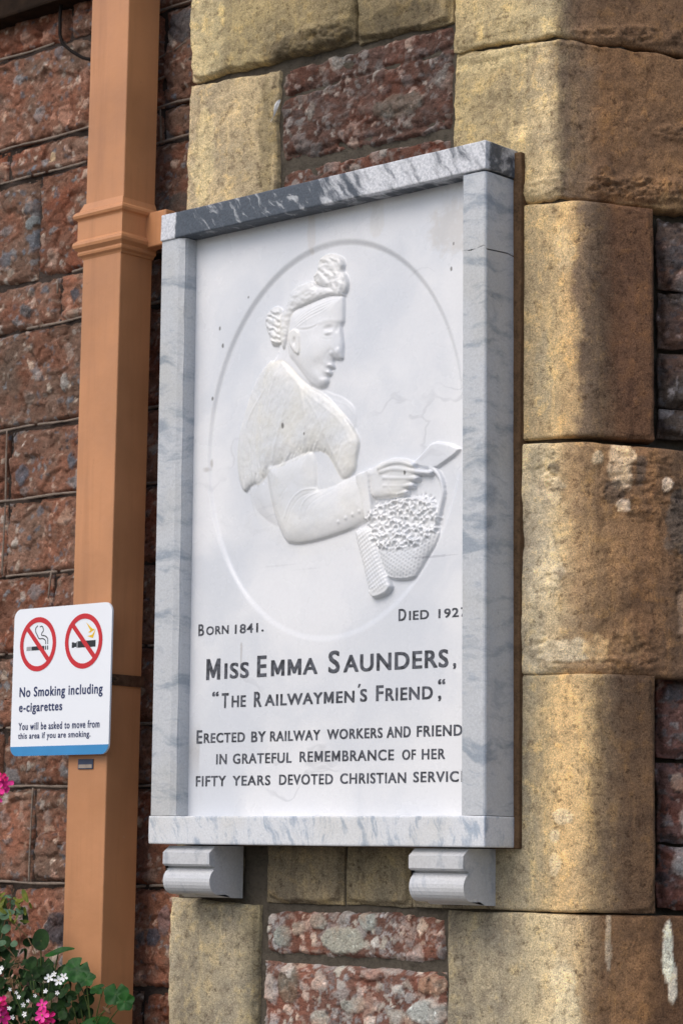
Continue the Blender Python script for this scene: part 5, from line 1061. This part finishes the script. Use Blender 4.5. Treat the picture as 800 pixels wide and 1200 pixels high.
# dry trailing plant at the left edge
dr = thing('withered_trailer', 'half withered trailing plant with yellowish and grey green leaves at the left edge', 'plant', (-0.27, -0.19, -0.44))
stem(dr, [(-0.33, -0.19, -0.44), (-0.31, -0.19, -0.30), (-0.284, -0.19, -0.199), (-0.262, -0.19, -0.14)], 0.0015, DRY)
stem(dr, [(-0.284, -0.19, -0.199), (-0.255, -0.185, -0.212), (-0.227, -0.18, -0.234), (-0.203, -0.18, -0.269), (-0.200, -0.18, -0.285)], 0.0013, DRY)
stem(dr, [(-0.30, -0.19, -0.24), (-0.262, -0.19, -0.262), (-0.235, -0.19, -0.285), (-0.21, -0.19, -0.293)], 0.0012, DRY)
stem(dr, [(-0.247, -0.195, -0.282), (-0.262, -0.195, -0.30), (-0.256, -0.195, -0.325)], 0.0012, DRY); stem(dr, [(-0.255, -0.19, -0.20), (-0.24, -0.19, -0.225), (-0.243, -0.19, -0.26)], 0.0010, DRY)
for k in range(26):
    x, z = rp_.uniform(-0.252, -0.228), rp_.uniform(-0.335, -0.268)
    leaf(dr, (x, -0.20 + rp_.uniform(-.01, .01), z), rp_.uniform(0.004, 0.008), (rp_.uniform(-.5, .8), -1, rp_.uniform(-.5, .5)), rp_.random() * 6, 'long', DRY)
for k in range(30):
    t = rp_.random(); x, z = -0.30 + 0.075 * t + rp_.uniform(-.012, .012), -0.150 - 0.045 * rp_.random() - 0.01 * t
    leaf(dr, (x, -0.19 + rp_.uniform(-.015, .01), z), rp_.uniform(0.006, 0.011), (rp_.uniform(-.5, .9), -1, rp_.uniform(-.3, .7)), rp_.random() * 6, 'long', YLEAF if rp_.random() < 0.75 else GLEAF)
leaf(dr, (-0.229, -0.19, -0.152), 0.013, (0.4, -1, 0.2), 1.4, 'long', YLEAF)
for (x, z, r) in [(-0.269, -0.192, .014), (-0.268, -0.219, .012), (-0.244, -0.245, .009), (-0.282, -0.188, .012), (-0.255, -0.186, .008), (-0.28, -0.245, .010)]:
    leaf(dr, (x, -0.20, z), r, (0.3, -0.8, 0.8), rp_.random() * 6, 'oval', GLEAF, 0.4)
bm = bmesh.new()
for _ in range(160):
    leaf_bm(bm, (rp_.uniform(-0.40, -0.265), rp_.uniform(-0.19, -0.12), rp_.uniform(-0.44, -0.17)), rp_.uniform(0.007, 0.014), (rp_.uniform(-.6, 1), -1, rp_.uniform(-.3, 1)), rp_.random() * 6, 'oval')
fo = own(dr, bm_obj('foliage', bm, DLEAF, None, True)); fo['kind'] = 'stuff'
# trough that holds them, just under the frame
tr = thing('planter_trough', 'dark green planter trough holding the flowers below the downpipe', 'planter', (-0.4, -0.15, -0.6))
TG = mat_plain('dark_green_paint', (0.012, 0.03, 0.016), 0.4)
bm = bmesh.new(); hexa(bm, [(-0.88, -0.26, -0.62), (0.08, -0.26, -0.62), (0.08, -0.10, -0.62), (-0.88, -0.10, -0.62), (-0.90, -0.29, -0.455), (0.10, -0.29, -0.455), (0.10, -0.09, -0.455), (-0.90, -0.09, -0.455)])
own(tr, bm_obj('trough_body', bm, TG, None, False, 0.006))
bm = bmesh.new(); box(bm, -0.89, 0.09, -0.28, -0.10, -0.456, -0.437); own(tr, bm_obj('soil', bm, MORT_WALL, None, False, 0.003))
for x in (-0.75, -0.05):
    bm = bmesh.new(); box(bm, x - 0.012, x + 0.012, -0.27, 0.045, -0.632, -0.6205); own(tr, bm_obj('support_bracket', bm, STEEL))
